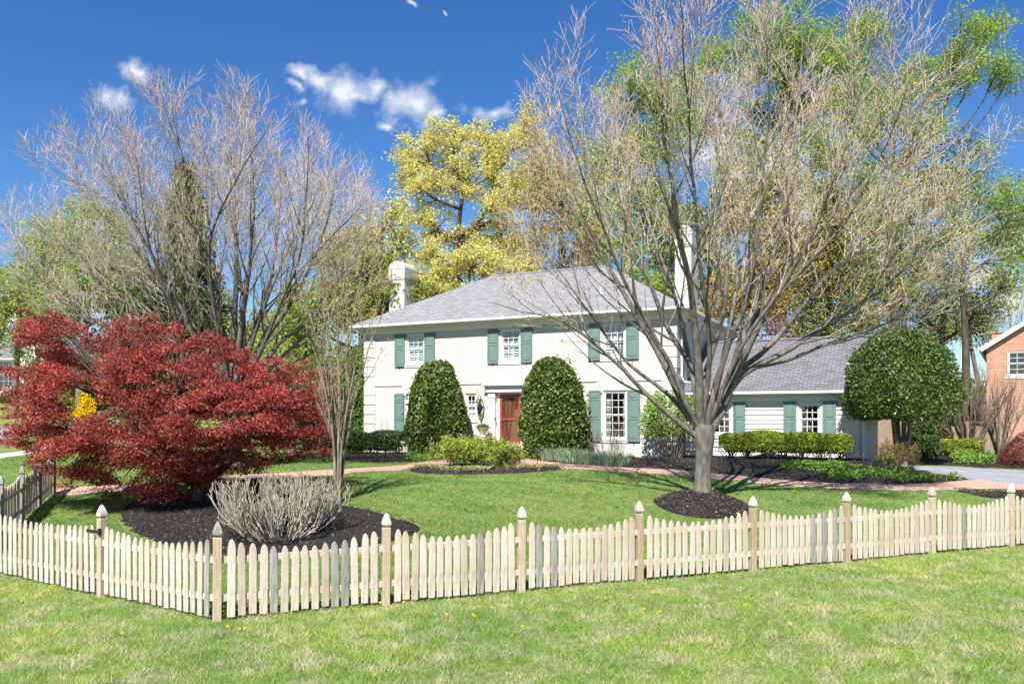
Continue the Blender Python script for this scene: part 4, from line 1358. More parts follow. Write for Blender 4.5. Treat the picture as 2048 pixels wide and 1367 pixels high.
MAT["dogwood"] = leafmat("dogwood", [(.74, .72, .58), (.80, .78, .66), (.62, .64, .42)], .6, .2, .2, 1, .1)
MAT["forsythia"] = leafmat("forsythia", [(.80, .52, .01), (.85, .60, .02), (.75, .46, .01)], .6, .2, .2, 1, .1)
MAT["ground_green"] = leafmat("ground_green", [(.11, .22, .03), (.19, .33, .05), (.30, .44, .08)], .5, .3, .3, 3, .3)
MAT["iris_leaf"] = leafmat("iris_leaf", [(.14, .22, .11), (.22, .31, .18), (.30, .38, .24)], .4, .35, .25, 3, .2)
MAT["tuft_yellow"] = leafmat("tuft_yellow", [(.40, .40, .12), (.52, .50, .20), (.30, .36, .09), (.60, .56, .30)], .5, .3, .3, 3, .2)
MAT["lace_maroon"] = leafmat("lace_maroon", [(.12, .03, .035), (.20, .055, .05), (.27, .10, .08)], .5, .25, .3, 2, .3)
MAT["photinia"] = leafmat("photinia", [(.05, .11, .02), (.09, .16, .03), (.40, .09, .05)], .35, .4, .2, 2, .3)
MAT["dandelion"] = leafmat("dandelion", [(.80, .60, .01), (.85, .68, .03)], .6, .2, .2, 2, .1)


def ell_env(c, r):
    c = np.array(c); r = np.array(r)
    def e(p, k=1.0):
        q = np.abs((p - c) / r)
        return np.where(p[..., 2] > c[2], (q ** 2).sum(-1), (q ** 2.9).sum(-1)) < k
    return e


def put(np_, P_, R_, sides, m=0):
    V, Q = tubes(P_, R_, sides); np_.add(V, Q, m)


# ------------------------------------------------------------------ bare spreading trees in the garden
def bare_tree(name, label, base, trunk, limbs, env, seed, l1=15, l2=9, l3=8, lens=(2.9, 1.25, .55), nbuds=9000, nred=5000, bud=.035, centre=None, limbn=18):
    rng = np.random.default_rng(seed)
    root = thing(name, label, "tree", tuple(base))
    wood = NP()
    tp, trd = trunk
    tp = resample(np.column_stack([tp, trd]), 16)
    put(wood, tp[None, :, :3], tp[None, :, 3], 18)
    LP, LR = [], []
    for pts, r0, r1 in limbs:
        p = resample(pts, limbn)
        wob = np.cumsum(rng.normal(0, .035, (limbn, 3)), axis=0) * np.linspace(0, 1, limbn)[:, None]
        p = p + wob
        rr = r0 * (1 - np.linspace(0, 1, limbn)) ** 1.1 + r1
        LP.append(p); LR.append(rr)
    LP, LR = np.array(LP), np.array(LR)
    put(wood, LP, LR, 10)
    A, AR = grow(LP, LR, l1, rng, .22, 1.0, (22, 50), lens[0], .42, 9, .06, .065, .55, .18, .034, env, centre, .25)
    fork = np.asarray(centre) + np.array([0, 0, .6])
    kp = rng.random(len(A)) < np.clip((np.linalg.norm(A[:, 0] - fork, axis=1) - 1.3) / 2.2, .10, 1)
    A, AR = A[kp], AR[kp]
    put(wood, A, AR, 6)
    wood.part("trunk", [MAT["bark_grey"]], root, smooth=True)
    tw = NP()
    B, BR = grow(A, AR, l2, rng, .10, 1.0, (26, 56), lens[1], .4, 6, .07, .075, .6, .35, .0105, env, centre, .22)
    kp = rng.random(len(B)) < np.clip((np.linalg.norm(B[:, 0] - fork, axis=1) - 2.6) / 4.4, .06, 1)
    B, BR = B[kp], BR[kp]
    BR = np.maximum(BR, .0045)
    put(tw, B, BR, 4, 0)
    C, CR = grow(B, BR, l3, rng, .10, 1.0, (26, 58), lens[2], .3, 4, .08, .08, .7, .6, .0055, env, centre, .18)
    kp = rng.random(len(C)) < np.clip((np.linalg.norm(C[:, 0] - fork, axis=1) - 3.0) / 4.6, .05, 1)
    C, CR = C[kp], CR[kp]
    CR = np.maximum(CR, .0032)
    put(tw, C, CR, 3, 0)
    ends = np.concatenate([C[:, -1], C[:, -2], B[:, -1], B[:, 3], C[:, 1]])
    cz = env_mid(ends)
    up = ends[:, 2] > cz
    lowp = ends[~up]; hip = ends[up]
    if len(lowp) and nbuds:
        s = lowp[rng.integers(0, len(lowp), nbuds)] + rng.normal(0, .035, (nbuds, 3))
        tw.add(*leaf_quads(s, bud, rng, .7, .1), 1)
    if len(hip) and nred:
        s = hip[rng.integers(0, len(hip), nred)] + rng.normal(0, .02, (nred, 3))
        tw.add(*leaf_quads(s, bud * .75, rng, .7, .1), 2)
    tw.part("crown", [MAT["bark_twig"], MAT["buds"], MAT["buds_red"]], root)
    print(name, "limbs", len(LP), "branches", len(A), "twigs", len(B), len(C))
    return root


def env_mid(e): return np.full(len(e), np.quantile(e[:, 2], .55))


def limb_px(pts, Y0, dY, r0, r1=.007):
    n = len(pts); out = []
    L = np.concatenate([[0], np.cumsum([math.hypot(pts[i + 1][0] - pts[i][0], pts[i + 1][1] - pts[i][1]) for i in range(n - 1)])])
    for (px, py), l in zip(pts, L):
        t = l / L[-1]
        out.append(P(px, py, Y0 + dY * t ** 1.15))
    return (out, r0, r1)


Y0 = TBy
tb = np.array([TBx, TBy, float(gh(TBx, TBy)) + .1])
trunk = (np.array([P(1405, 1003, Y0), P(1405, 975, Y0), P(1406, 940, Y0), P(1408, 905, Y0), P(1408, 875, Y0), P(1409, 848, Y0)]), np.array([.26, .215, .19, .205, .25, .22]))
BIG = [([(1400, 878), (1379, 862), (1354, 842), (1320, 812), (1295, 790), (1272, 765), (1250, 737), (1197, 683), (1130, 634), (1040, 612), (985, 600)], -1.2, 0.067),
       ([(1403, 872), (1389, 852), (1345, 797), (1315, 772), (1292, 756), (1250, 724), (1190, 655), (1110, 560), (1030, 470)], 2.2, 0.054),
       ([(1405, 870), (1389, 846), (1369, 812), (1345, 765), (1310, 700), (1255, 610), (1185, 500), (1110, 380), (1070, 290)], .8, 0.099),
       ([(1405, 870), (1391, 842), (1364, 790), (1345, 737), (1322, 700), (1300, 655), (1245, 555), (1190, 420), (1140, 280), (1115, 190)], -2.6, 0.067),
       ([(1408, 870), (1397, 830), (1389, 770), (1378, 725), (1364, 700), (1329, 650), (1295, 560), (1235, 420), (1205, 280), (1185, 150)], 3.2, 0.074),
       ([(1405, 868), (1398, 820), (1399, 787), (1397, 725), (1393, 690), (1388, 620), (1378, 540), (1350, 390), (1325, 230), (1300, 60)], -3.2, 0.109),
       ([(1403, 850), (1400, 780), (1414, 737), (1424, 700), (1438, 650), (1452, 565), (1442, 430), (1425, 260), (1415, 60)], 3.0, 0.077),
       ([(1412, 868), (1419, 815), (1426, 785), (1442, 737), (1448, 700), (1473, 650), (1500, 560), (1512, 400), (1525, 220), (1512, 20)], -1.6, 0.080),
       ([(1414, 872), (1429, 850), (1444, 819), (1459, 785), (1469, 737), (1479, 700), (1495, 650), (1540, 535), (1573, 400), (1605, 230), (1635, 60)], 2.8, 0.122),
       ([(1452, 800), (1467, 765), (1481, 732), (1496, 700), (1520, 650), (1572, 560), (1642, 430), (1695, 290), (1745, 130)], -2.8, 0.080),
       ([(1448, 808), (1461, 780), (1481, 752), (1524, 727), (1581, 700), (1600, 685), (1680, 640), (1765, 580), (1855, 500), (1940, 390)], -1.2, 0.080),
       ([(1484, 735), (1499, 720), (1529, 702), (1571, 653), (1640, 568), (1732, 465), (1805, 350), (1860, 220)], 2.3, 0.070),
       ([(1505, 735), (1524, 731), (1560, 724), (1593, 712), (1660, 682), (1765, 645), (1865, 595), (1970, 520)], 1.2, 0.048),
       ([(1400, 850), (1385, 760), (1350, 600), (1290, 440), (1250, 300), (1240, 120)], 4.2, 0.058),
       ([(1420, 840), (1450, 700), (1480, 540), (1470, 380), (1470, 200), (1460, 40)], 4.5, 0.064),
       ([(1425, 845), (1480, 700), (1560, 560), (1650, 380), (1720, 200), (1780, 110)], 4.0, 0.064),
       ([(1405, 845), (1420, 700), (1400, 520), (1390, 350), (1380, 150), (1370, 10)], -4.6, 0.064),
       ([(1420, 845), (1490, 680), (1590, 560), (1700, 450), (1800, 280), (1830, 180)], -3.6, 0.058)]
ecx = P(1500, 360, Y0)
env = ell_env(ecx, (6.3, 5.6, 5.3))
bare_tree("spreading_tree", "large bare vase-shaped tree with thick forked trunk standing on a round mulch mound", tb, trunk,
          [limb_px(p, Y0, d, r) for p, d, r in BIG], env, 11, 16, 9, 7, (2.7, 1.15, .50), 30000, 16000, .048, tb + np.array([0, 0, 1.0]))

Yl = 26.5
lb = np.array(base_at(466, Yl))
trunkL = (np.array([[lb[0], Yl, lb[2] - .1], [lb[0], Yl, lb[2] + .6], [lb[0] + .02, Yl, lb[2] + 1.4], P(466, 800, Yl)]), np.array([.36, .29, .27, .30]))
LEFT = [([(460, 838), (420, 770), (330, 715), (190, 640), (100, 575), (45, 500)], -1.0, 0.081),
        ([(460, 830), (395, 730), (300, 640), (200, 555), (110, 460), (70, 390)], 2.2, 0.089),
        ([(460, 820), (400, 700), (330, 560), (250, 440), (180, 330)], -2.4, 0.096),
        ([(462, 815), (425, 680), (365, 540), (300, 390), (255, 260)], 2.8, 0.096),
        ([(463, 810), (440, 660), (400, 500), (362, 350), (335, 210)], -3.4, 0.096),
        ([(466, 810), (468, 640), (470, 500), (456, 350), (440, 200)], 1.5, 0.126),
        ([(468, 810), (482, 650), (500, 520), (510, 370), (500, 220)], -2.8, 0.096),
        ([(470, 812), (503, 680), (545, 560), (568, 420), (580, 270)], 3.0, 0.096),
        ([(472, 815), (525, 690), (595, 580), (640, 460), (662, 330)], -2.2, 0.089),
        ([(474, 820), (545, 700), (625, 610), (695, 510), (732, 400)], 2.0, 0.089),
        ([(474, 828), (540, 738), (600, 682), (650, 637), (720, 592), (800, 552)], -1.2, 0.085),
        ([(468, 810), (490, 660), (470, 480), (410, 330), (400, 190)], 4.4, 0.074),
        ([(468, 810), (430, 640), (420, 480), (480, 340), (540, 230)], -4.4, 0.074),
        ([(464, 812), (380, 660), (260, 560), (150, 420), (120, 320)], 4.0, 0.074),
        ([(470, 815), (540, 660), (600, 500), (610, 350), (620, 260)], -4.0, 0.074),
        ([(462, 835), (380, 760), (250, 700), (140, 660), (60, 590)], 2.6, 0.067),
        ([(462, 825), (405, 720), (285, 610), (150, 500), (50, 430)], .8, 0.074),
        ([(463, 815), (412, 690), (312, 540), (205, 395), (140, 310)], -1.0, 0.081),
        ([(472, 812), (530, 665), (620, 525), (700, 430), (745, 370)], .5, 0.081),
        ([(470, 810), (520, 640), (590, 470), (625, 350), (640, 270)], 1.5, 0.074),
        ([(366, 800), (362, 690), (330, 590), (290, 480), (270, 330)], -3.0, 0.089)]
lcx = P(398, 490, Yl)
envL = ell_env(lcx, (6.35, 5.8, 5.45))
bare_tree("spreading_tree", "large bare rounded tree with many ascending limbs rising behind the red maple", lb, trunkL,
          [limb_px(p, Yl, d, r) for p, d, r in LEFT], envL, 23, 17, 9, 8, (2.7, 1.2, .55), 17000, 15000, .052, lb + np.array([0, 0, 1.0]))


# ------------------------------------------------------------------ multi-stem small trees
def multistem(name, label, base, nst, spread, height, seed, mat, twig, r0=.035, k1=9, k2=6, lean=.25, l1=1.7, l2=.6, cat="tree", bow=.25, leafm=None, nleaf=0, group=None, trop=.16):
    rng = np.random.default_rng(seed)
    root = thing(name, label, cat, tuple(base), 0, group)
    S_ = []; RR_ = []
    n = 14
    for i in range(nst):
        a = i * 2.4 + rng.uniform(-.4, .4)
        q = math.sqrt((i + .6) / nst)
        dx, dy = math.cos(a) * spread * q, math.sin(a) * spread * q
        h = height * rng.uniform(.78, 1.0) * (1 - .15 * q)
        t = np.linspace(0, 1, n)
        p = np.zeros((n, 3))
        e = t ** (1 + bow)
        p[:, 0] = base[0] + math.cos(a) * r0 * 2.0 * q + dx * e + np.cumsum(rng.normal(0, .012, n)) * height / 5
        p[:, 1] = base[1] + math.sin(a) * r0 * 2.0 * q + dy * e + np.cumsum(rng.normal(0, .012, n)) * height / 5
        p[:, 2] = base[2] - .08 + h * t
        S_.append(p); RR_.append(r0 * rng.uniform(.7, 1.15) * (1 - t) ** .8 + .006)
    S_, RR_ = np.array(S_), np.array(RR_)
    w_ = NP(); put(w_, S_, RR_, 8)
    A, AR = grow(S_, RR_, k1, rng, .3, 1, (14, 35), l1, .35, 7, trop, .06, .6, .35, .02)
    put(w_, A, np.maximum(AR, .005), 5)
    w_.part("stem", [mat], root, smooth=True)
    c_ = NP()
    B, BR = grow(A, AR, k2, rng, .15, 1, (15, 40), l2, .3, 5, trop, .08, .65, .5, .008)
    put(c_, B, np.maximum(BR, .0038), 3, 0)
    mats = [twig]
    if leafm is not None and nleaf:
        e = np.concatenate([B[:, -1], B[:, 2], A[:, -1]])
        s = e[rng.integers(0, len(e), nleaf)] + rng.normal(0, .04, (nleaf, 3))
        c_.add(*leaf_quads(s, .045, rng, .6, .2), 1); mats.append(leafm)
    c_.part("crown", mats, root)
    return root


cb = G(676, 1006)
multistem("crape_myrtle", "slender multi-stem tree with tan peeling bark between the red maple and the house", cb, 9, 1.0, 5.7, 31, MAT["bark_tan"], MAT["bark_tan"], .036, 6, 5, l1=1.4, l2=.6, bow=.95, leafm=MAT["buds"], nleaf=2500, trop=.2)
cb2 = base_at(1938, 34.0)
multistem("crape_myrtle", "bare brown multi-stem tree leaning in front of the brick house", cb2, 13, 1.9, 3.6, 33, MAT["bark_mid"], MAT["bark_mid"], .065, 9, 7, l1=1.1, l2=.5, bow=.15)
cb3 = base_at(2000, 35.5)
multistem("crape_myrtle", "bare brown multi-stem tree against the brick house wall, at the photo's right edge", cb3, 9, 1.4, 3.5, 34, MAT["bark_mid"], MAT["bark_mid"], .06, 9, 7, l1=1.0, l2=.5, bow=.15)
# brushy saplings behind the red maple
for i, (px, Y, h, nm) in enumerate([(575, 34, 4.6, "thicket of thin upright brown stems behind the large bare left tree"), (545, 37, 5.2, "thin brown upright shrub far behind the red maple"), (648, 30, 4.6, "thin brown upright shrub just left of the slender tan tree")]):
    multistem("tall_shrub", nm, base_at(px, Y), 10, .9, h, 40 + i, MAT["bark_tan"], MAT["bark_tan"], .03, 7, 6, l1=1.1, l2=.5, bow=.3, cat="shrub", leafm=MAT["buds"], nleaf=600, trop=.2)


# ------------------------------------------------------------------ hydrangea: pruned pale canes
def cane_shrub(name, label, base, rx, h, n, seed, mat, rad=.012, cat="shrub", k=3, l=.45, leafm=None, nleaf=0, leafsize=.05):
    rng = np.random.default_rng(seed)
    root = thing(name, label, cat, tuple(base))
    t = np.linspace(0, 1, 8)
    S_, RR_ = [], []
    for i in range(n):
        a = rng.uniform(0, 6.283); q = math.sqrt(rng.random())
        bx_, by_ = base[0] + math.cos(a) * rx * .32 * q, base[1] + math.sin(a) * rx * .32 * q
        ex, ey = math.cos(a) * rx * q * .72, math.sin(a) * rx * q * .72
        hh = h * (1 - .22 * q * q) * rng.uniform(.75, 1.0)
        p = np.zeros((8, 3))
        p[:, 0] = bx_ + ex * np.sin(t * 1.57) + np.cumsum(rng.normal(0, .012, 8)); p[:, 1] = by_ + ey * np.sin(t * 1.57) + np.cumsum(rng.normal(0, .012, 8))
        p[:, 2] = gh(bx_, by_) + hh * (t ** 1.25) - .03
        S_.append(p); RR_.append(rad * rng.uniform(.7, 1.3) * (1 - .45 * t))
    S_, RR_ = np.array(S_), np.array(RR_)
    w_ = NP(); put(w_, S_, RR_, 6)
    A, AR = grow(S_, RR_, k, rng, .3, .95, (20, 45), l, .3, 5, .22, .08, .85, .7, rad)
    put(w_, A, AR, 5)
    A2, AR2 = grow(A, AR, 2, rng, .3, .95, (20, 45), l * .45, .3, 4, .22, .08, .85, .7, rad * .8)
    put(w_, A2, AR2, 4)
    w_.part("stem", [mat], root, smooth=True)
    ends = np.concatenate([A[:, -1], A2[:, -1], S_[:, -1]])
    if leafm is not None:
        c_ = NP()
        s = ends[rng.integers(0, len(ends), nleaf)] + rng.normal(0, .05, (nleaf, 3))
        c_.add(*leaf_quads(s, leafsize, rng, .5, .25), 0); c_.part("crown", [leafm], root)
    return root


hb = G(558, 1078)
cane_shrub("hydrangea", "leafless shrub of pale pruned canes in the mulch under the red maple", hb, 1.22, 1.30, 88, 51, MAT["stem_white"], .015, k=6, l=.40, leafm=MAT["buds"], nleaf=900, leafsize=.03)
bb = base_at(1213, 32.4)
cane_shrub("bare_shrub", "thin leafless shrub before the lower right window", bb, .75, 1.55, 16, 52, MAT["bark_tan"], .009, k=5, l=.6)

# ------------------------------------------------------------------ red Japanese maple
rng = np.random.default_rng(61)
mb_ = G(392, 1004)
MY = mb_[1]
maple = thing("japanese_maple", "wide mounded tree with deep red leaves at the left, overhanging the mulch bed", "tree", tuple(mb_))
wood = NP()
tp = resample(np.column_stack([np.array([mb_ + [0, 0, -.1], mb_ + [.02, 0, .25], mb_ + [-.02, 0, .55]]), [.17, .13, .13]]), 8)
put(wood, tp[None, :, :3], tp[None, :, 3], 12)
OUT = [(40, 628), (95, 622), (150, 650), (165, 690), (215, 655), (250, 632), (305, 640), (322, 668), (350, 650), (362, 682), (395, 668), (452, 676), (462, 716), (490, 700), (505, 728), (560, 716), (575, 748), (600, 728), (640, 742), (665, 778),
       (655, 815), (668, 850), (650, 900), (600, 912), (545, 925), (500, 945), (452, 942), (432, 965), (385, 975), (350, 995), (300, 1000), (262, 985), (225, 995), (205, 970), (160, 960), (120, 978), (95, 945), (55, 925), (70, 895), (15, 880), (30, 850), (15, 800), (0, 775), (5, 735), (60, 740), (75, 700), (45, 680)]
# pads of foliage filling the mounded volume
pads = []
tries = 0
while len(pads) < 300 and tries < 20000:
    tries += 1
    px, py = rng.uniform(-5, 670), rng.uniform(625, 1000)
    if not in_poly(np.array([px]), np.array([py]), OUT)[0]: continue
    # distance to the outline in px controls how deep the mass is there
    d = min(math.hypot(px - a, py - b_) for a, b_ in densify(OUT, 12))
    if d < 10: continue
    depth = 2.5 * min(1, d / 130) ** .6
    Yp = MY - .2 + rng.uniform(-1, .75) * depth
    rx = rng.uniform(.32, .62) * (.55 + .45 * min(1, d / 55))
    pads.append((*P(px, py, Yp), rx, rx * rng.uniform(.26, .42)))
# lobes along the outline
for (px, py) in densify(OUT, 22):
    cxp, cyp = 335, 815
    k = rng.uniform(.025, .07)
    px2, py2 = px + (cxp - px) * k, py + (cyp - py) * k
    rx = rng.uniform(.22, .38)
    pads.append((*P(px2, py2, MY - .2 + rng.uniform(-.8, .8)), rx, rx * .40))
for gx_ in np.arange(0, 670, 30):          # an outer layer of pads so that the near side is closed
    for gy_ in np.arange(640, 990, 24):
        px, py = gx_ + rng.uniform(-12, 12), gy_ + rng.uniform(-10, 10)
        if not in_poly(np.array([px]), np.array([py]), OUT)[0]: continue
        d = min(math.hypot(px - a, py - b_) for a, b_ in densify(OUT, 12))
        if d < 14 or rng.random() < .38: continue
        depth = 2.5 * min(1, d / 130) ** .6
        rx = rng.uniform(.30, .50) * (.6 + .4 * min(1, d / 55))
        pads.append((*P(px, py, MY - .2 - rng.uniform(.55, 1.0) * depth), rx, rx * rng.uniform(.26, .40)))
for (px, py) in densify(OUT, 15):            # loose sprays breaking the outline
    if rng.random() < .25 or py > 940: continue
    cxp, cyp = 335, 830
    k = rng.uniform(-.055, .01)
    rx = rng.uniform(.10, .22)
    pads.append((*P(px + (cxp - px) * k, py + (cyp - py) * k, MY - .2 + rng.uniform(-.9, .9)), rx, rx * rng.uniform(.3, .55)))
pads = np.array(pads)
gap = np.hypot((CX + F * pads[:, 0] / pads[:, 1] - 171) / 1.0, (HY - F * (pads[:, 2] - CZ) / pads[:, 1] - 798) / .8)
pads = pads[gap > 12 + pads[:, 3] / pads[:, 1] * F * .95]          # an open window in the foliage, left of the middle
# limbs to pads: a dozen primary limbs, a twig branch to each pad
nl = 13
prim, primR = [], []
for i in range(nl):
    a = i / nl * 6.283 + rng.uniform(-.2, .2)
    ln = rng.uniform(1.6, 2.7)
    e = mb_ + np.array([math.cos(a) * ln, math.sin(a) * ln * .7, rng.uniform(.9, 2.7)])
    m1 = mb_ + np.array([math.cos(a) * ln * .35, math.sin(a) * ln * .25, rng.uniform(.8, 1.3)])
    prim.append(resample([mb_ + [0, 0, .45], m1, (m1 + e) / 2 + [0, 0, .15], e], 12)); primR.append(.075 * (1 - np.linspace(0, 1, 12)) ** .8 + .012)
prim = np.array(prim); put(wood, prim, np.array(primR), 8)
pts_all = prim[:, 4:].reshape(-1, 3)
tw = []
for pd in pads:
    j = np.argmin(((pts_all - pd[:3]) ** 2).sum(1) + rng.uniform(0, 1.3, len(pts_all)))
    a = pts_all[j]; b_ = pd[:3]
    tw.append(resample([a, (a + b_) / 2 + [0, 0, .12 * np.linalg.norm(b_ - a)], b_], 7))
tw = np.array(tw)
m_ = tw[:, 2:6].reshape(-1, 3)
gd = np.hypot(CX + F * m_[:, 0] / m_[:, 1] - 171, HY - F * (m_[:, 2] - CZ) / m_[:, 1] - 798).reshape(len(tw), -1).min(1)
tw = tw[gd > 26]
twr = np.repeat(np.linspace(.018, .006, 7)[None], len(tw), 0)
put(wood, tw, twr, 5)
wood.part("trunk", [MAT["bark_dark"]], maple, smooth=True)
lv = NP()
per = 270
cnt_ = np.maximum(40, (per * np.clip(pads[:, 3] / .42, .1, 1.3) ** 1.6)).astype(int)
pi = np.repeat(np.arange(len(pads)), cnt_)
N = len(pi)
g_ = rng.normal(0, 1, (N, 3)); g_ = nrm(g_) * (rng.random((N, 1)) ** .45)
c = pads[pi, :3] + g_ * np.column_stack([pads[pi, 3], pads[pi, 3], pads[pi, 4]])
rr = np.hypot(g_[:, 0], g_[:, 1]); c[:, 2] -= rr ** 2 * pads[pi, 3] * .28
lv.add(*leaf_quads(c, .078, rng, .38, .34, .10, .3), 0)
lv.part("crown", [MAT["maple_red"]], maple)


# ------------------------------------------------------------------ clipped evergreens
def shell_points(n, rng, prof, rx, ry, h, thick=.10, lumpamp=.07, lumpscale=2.3, zlow=0.0):
    t = rng.random(n * 2); a = rng.random(n * 2) * 6.283
    # accept by area
    r = prof(t)
    k = rng.random(n * 2) < (r * .75 + .25); t, a, r = t[k][:n], a[k][:n], r[k][:n]
    d = 1 - np.abs(rng.normal(0, thick, len(t))) ** 1.0
    p = np.column_stack([np.cos(a) * rx * r, np.sin(a) * ry * r, zlow + t * h])
    l_ = lump(p, np.random.default_rng(int(rx * 1000) + 5), lumpscale)
    sc = d * (1 + lumpamp * l_)
    p[:, :2] *= sc[:, None]
    p[:, 2] -= np.where(t < .16, rng.random(len(t)) ** 2 * h * .06 * (1 + l_), 0) * (zlow > .5)
    p[:, 2] = zlow + (p[:, 2] - zlow) * (1 + lumpamp * .4 * l_ * (t > .6)) - (1 - d) * h * .3 * (t > .8)
    return p


def dome(name, label, base, rx, ry, h, prof, mat, n, leaf, seed, cat="shrub", zlow=0.0, stems=None, thick=.08, lumpamp=.05, core=.86, asp=.6, group=None, lumpscale=2.3):
    rng = np.random.default_rng(seed)
    root = thing(name, label, cat, tuple(base), 0, group)
    c_ = NP()
    p = shell_points(n, rng, prof, rx, ry, h, thick, lumpamp, lumpscale, zlow)
    c_.add(*leaf_quads(p + np.array(base), leaf, rng, asp, .15, .12), 0)
    # stray shoots
    k = n // 28
    q = shell_points(k, rng, prof, rx * 1.07, ry * 1.07, h * 1.02, .025, lumpamp, lumpscale, zlow)
    c_.add(*leaf_quads(q + np.array(base), leaf, rng, asp, .3, .12), 0)
    if core:
        ts = np.linspace(0.02, 1, 16); pr = MB()
        pr.lathe([(max(.02, float(prof(np.array([t]))[0])) * core, zlow + t * h * (core + .06)) for t in ts], n=22)
        v = np.array(pr.v); v[:, 0] *= rx; v[:, 1] *= ry
        quads = np.array([f for f in pr.f if len(f) == 4])
        c_.add(v + np.array(base), quads, 0)
    c_.part("crown", [mat], root)
    if stems:
        w_ = NP()
        ns, sr, sp = stems
        S_ = []
        for i in range(ns):
            a = i * 2.4 + .5
            q = math.sqrt((i + .5) / ns)
            b0 = np.array(base) + [math.cos(a) * sp * .25 * q, math.sin(a) * sp * .25 * q, -.1]
            e = np.array(base) + [math.cos(a) * sp * q, math.sin(a) * sp * q, zlow + h * .4]
            S_.append(resample([b0, b0 * .6 + e * .4 + [rng.normal(0, .04), rng.normal(0, .04), 0], e], 8))
        S_ = np.array(S_); put(w_, S_, np.repeat(np.linspace(sr, sr * .6, 8)[None], ns, 0), 8)
        w_.part("trunk" if sr > .05 else "stem", [MAT["bark_mid"]], root, smooth=True)
    return root


bullet = lambda t: (1 - np.clip(t, 0, 1) ** 3.2) ** .47 * (.86 + .14 * np.clip(t / .25, 0, 1))
moundp = lambda t: np.sqrt(np.clip(1 - (t * .98) ** 2, 0, 1)) * (.8 + .2 * np.clip(t / .3, 0, 1))
hx, hy = HW(uof(871, -1.35), -1.35)
k = (hy / F)
dome("holly_bush", "tall clipped dome-shaped holly left of the front door, below the left upper window", (hx, hy, 0), 61 * k, 1.15, (911 - 722) * k - .06, bullet, MAT["holly"], 14000, .14, 71, lumpamp=.05, lumpscale=2.8, zlow=.06, stems=(5, .04, .4))
hx, hy = HW(uof(1107, -1.35), -1.35)
k = (hy / F)
dome("holly_bush", "tall clipped dome-shaped holly right of the red front door, larger and brighter", (hx, hy, 0), 67 * k, 1.2, (914 - 709) * k - .06, bullet, MAT["holly"], 16000, .14, 72, lumpamp=.05, lumpscale=2.8, zlow=.06, stems=(5, .04, .4))
# umbrella holly at the garage corner
hy = 28.9; k = hy / F
hx = (1802 - CX) * k
umbp = lambda t: np.where(t < .22, .84 + .16 * (t / .22), np.sqrt(np.clip(1 - np.abs((t - .22) / .785) ** 1.75, 0, 1))) * np.where(t < .06, .7 + 5 * t, 1)
zl = CZ - (838 - HY) * k; zh = CZ - (655 - HY) * k
hb2 = (hx, hy, float(gh(hx, hy)))
hroot = dome("holly_tree", "round-crowned clipped holly tree on bare trunks at the garage corner", hb2, 112 * k, 1.62, zh - zl, umbp, MAT["holly_dark"], 26000, .10, 73, "tree", zlow=zl - hb2[2], stems=(4, .105, .62), thick=.17, lumpamp=.09, core=.68)


# hedges -------------------------------------------------------------
def hedge(name, label, a, b_, depth, z0, h, mat, n, leaf, seed, stemn=0, cat="hedge", lump_=.10):
    rng = np.random.default_rng(seed)
    a = np.array(a, dtype=float); b_ = np.array(b_, dtype=float); L = np.linalg.norm(b_ - a); d = (b_ - a) / L; nn_ = np.array([-d[1], d[0]])
    base = (a + b_) / 2
    zb_ = float(gh(*base))
    root = thing(name, label, cat, (base[0], base[1], zb_))
    u = rng.uniform(-.5, .5, n) * L
    a2 = rng.uniform(-.35, np.pi + .35, n)
    ca, sa = np.cos(a2), np.sin(a2)
    sq = (np.abs(ca) ** 3 + np.abs(sa) ** 3) ** (-1 / 3)
    endf = (1 - np.clip((np.abs(u) - (L / 2 - depth * .5)) / (depth * .5), 0, 1) ** 2.2) ** .5
    d_ = 1 - np.abs(rng.normal(0, .09, n))
    w = ca * sq * depth / 2 * endf * d_
    z = z0 + (h - z0) * .5 + sa * sq * (h - z0) * .5 * d_ * (.55 + .45 * endf)
    z = np.where(sa < .1, z - rng.random(n) ** 3 * z0 * .8, z)
    z = z * (1 + .07 * np.abs(np.sin(u * 1.9)) - .04)
    xy = base + d * u[:, None] + nn_ * w[:, None]
    p = np.column_stack([xy, zb_ + z])
    l_ = lump(p, np.random.default_rng(seed), 2.2)
    p[:, 2] += lump_ * .5 * l_ * (sa > 0); p[:, :2] += nn_ * (np.sign(w) * lump_ * .5 * l_)[:, None]
    c_ = NP(); c_.add(*leaf_quads(p, leaf, rng, .6, .2, .12), 0)
    # dense inside
    m_ = n // 2
    u = rng.uniform(-.5, .5, m_) * (L - depth * .5); w = rng.uniform(-.36, .36, m_) * depth; z = z0 + (h - z0) * rng.uniform(.12, .86, m_)
    c_.add(*leaf_quads(np.column_stack([base + d * u[:, None] + nn_ * w[:, None], zb_ + z]), leaf * 1.3, rng, .7, .2, .1), 0)
    c_.part("foliage", [mat], root)
    if stemn:
        S_ = []
        for i in range(stemn):
            u0 = (i + .5) / stemn - .5
            u0 = (round(u0 * 7) / 7) * .8 + u0 * .2
            b0 = np.array([*(base + d * u0 * L * .96), zb_ - .05])
            e = b0 + np.array([*(d * rng.normal(0, .28) + nn_ * rng.normal(0, .2)), z0 + .35])
            S_.append(resample([b0 + rng.normal(0, .03, 3) * [1, 1, 0], (b0 + e) / 2 + rng.normal(0, .03, 3), e], 6))
        w_ = NP(); put(w_, np.array(S_), np.repeat(np.linspace(.022, .012, 6)[None], stemn, 0), 5); w_.part("stem", [MAT["bark_mid"]], root, smooth=True)
    return root


def UV(px, v): return HW(uof(px, v), v)


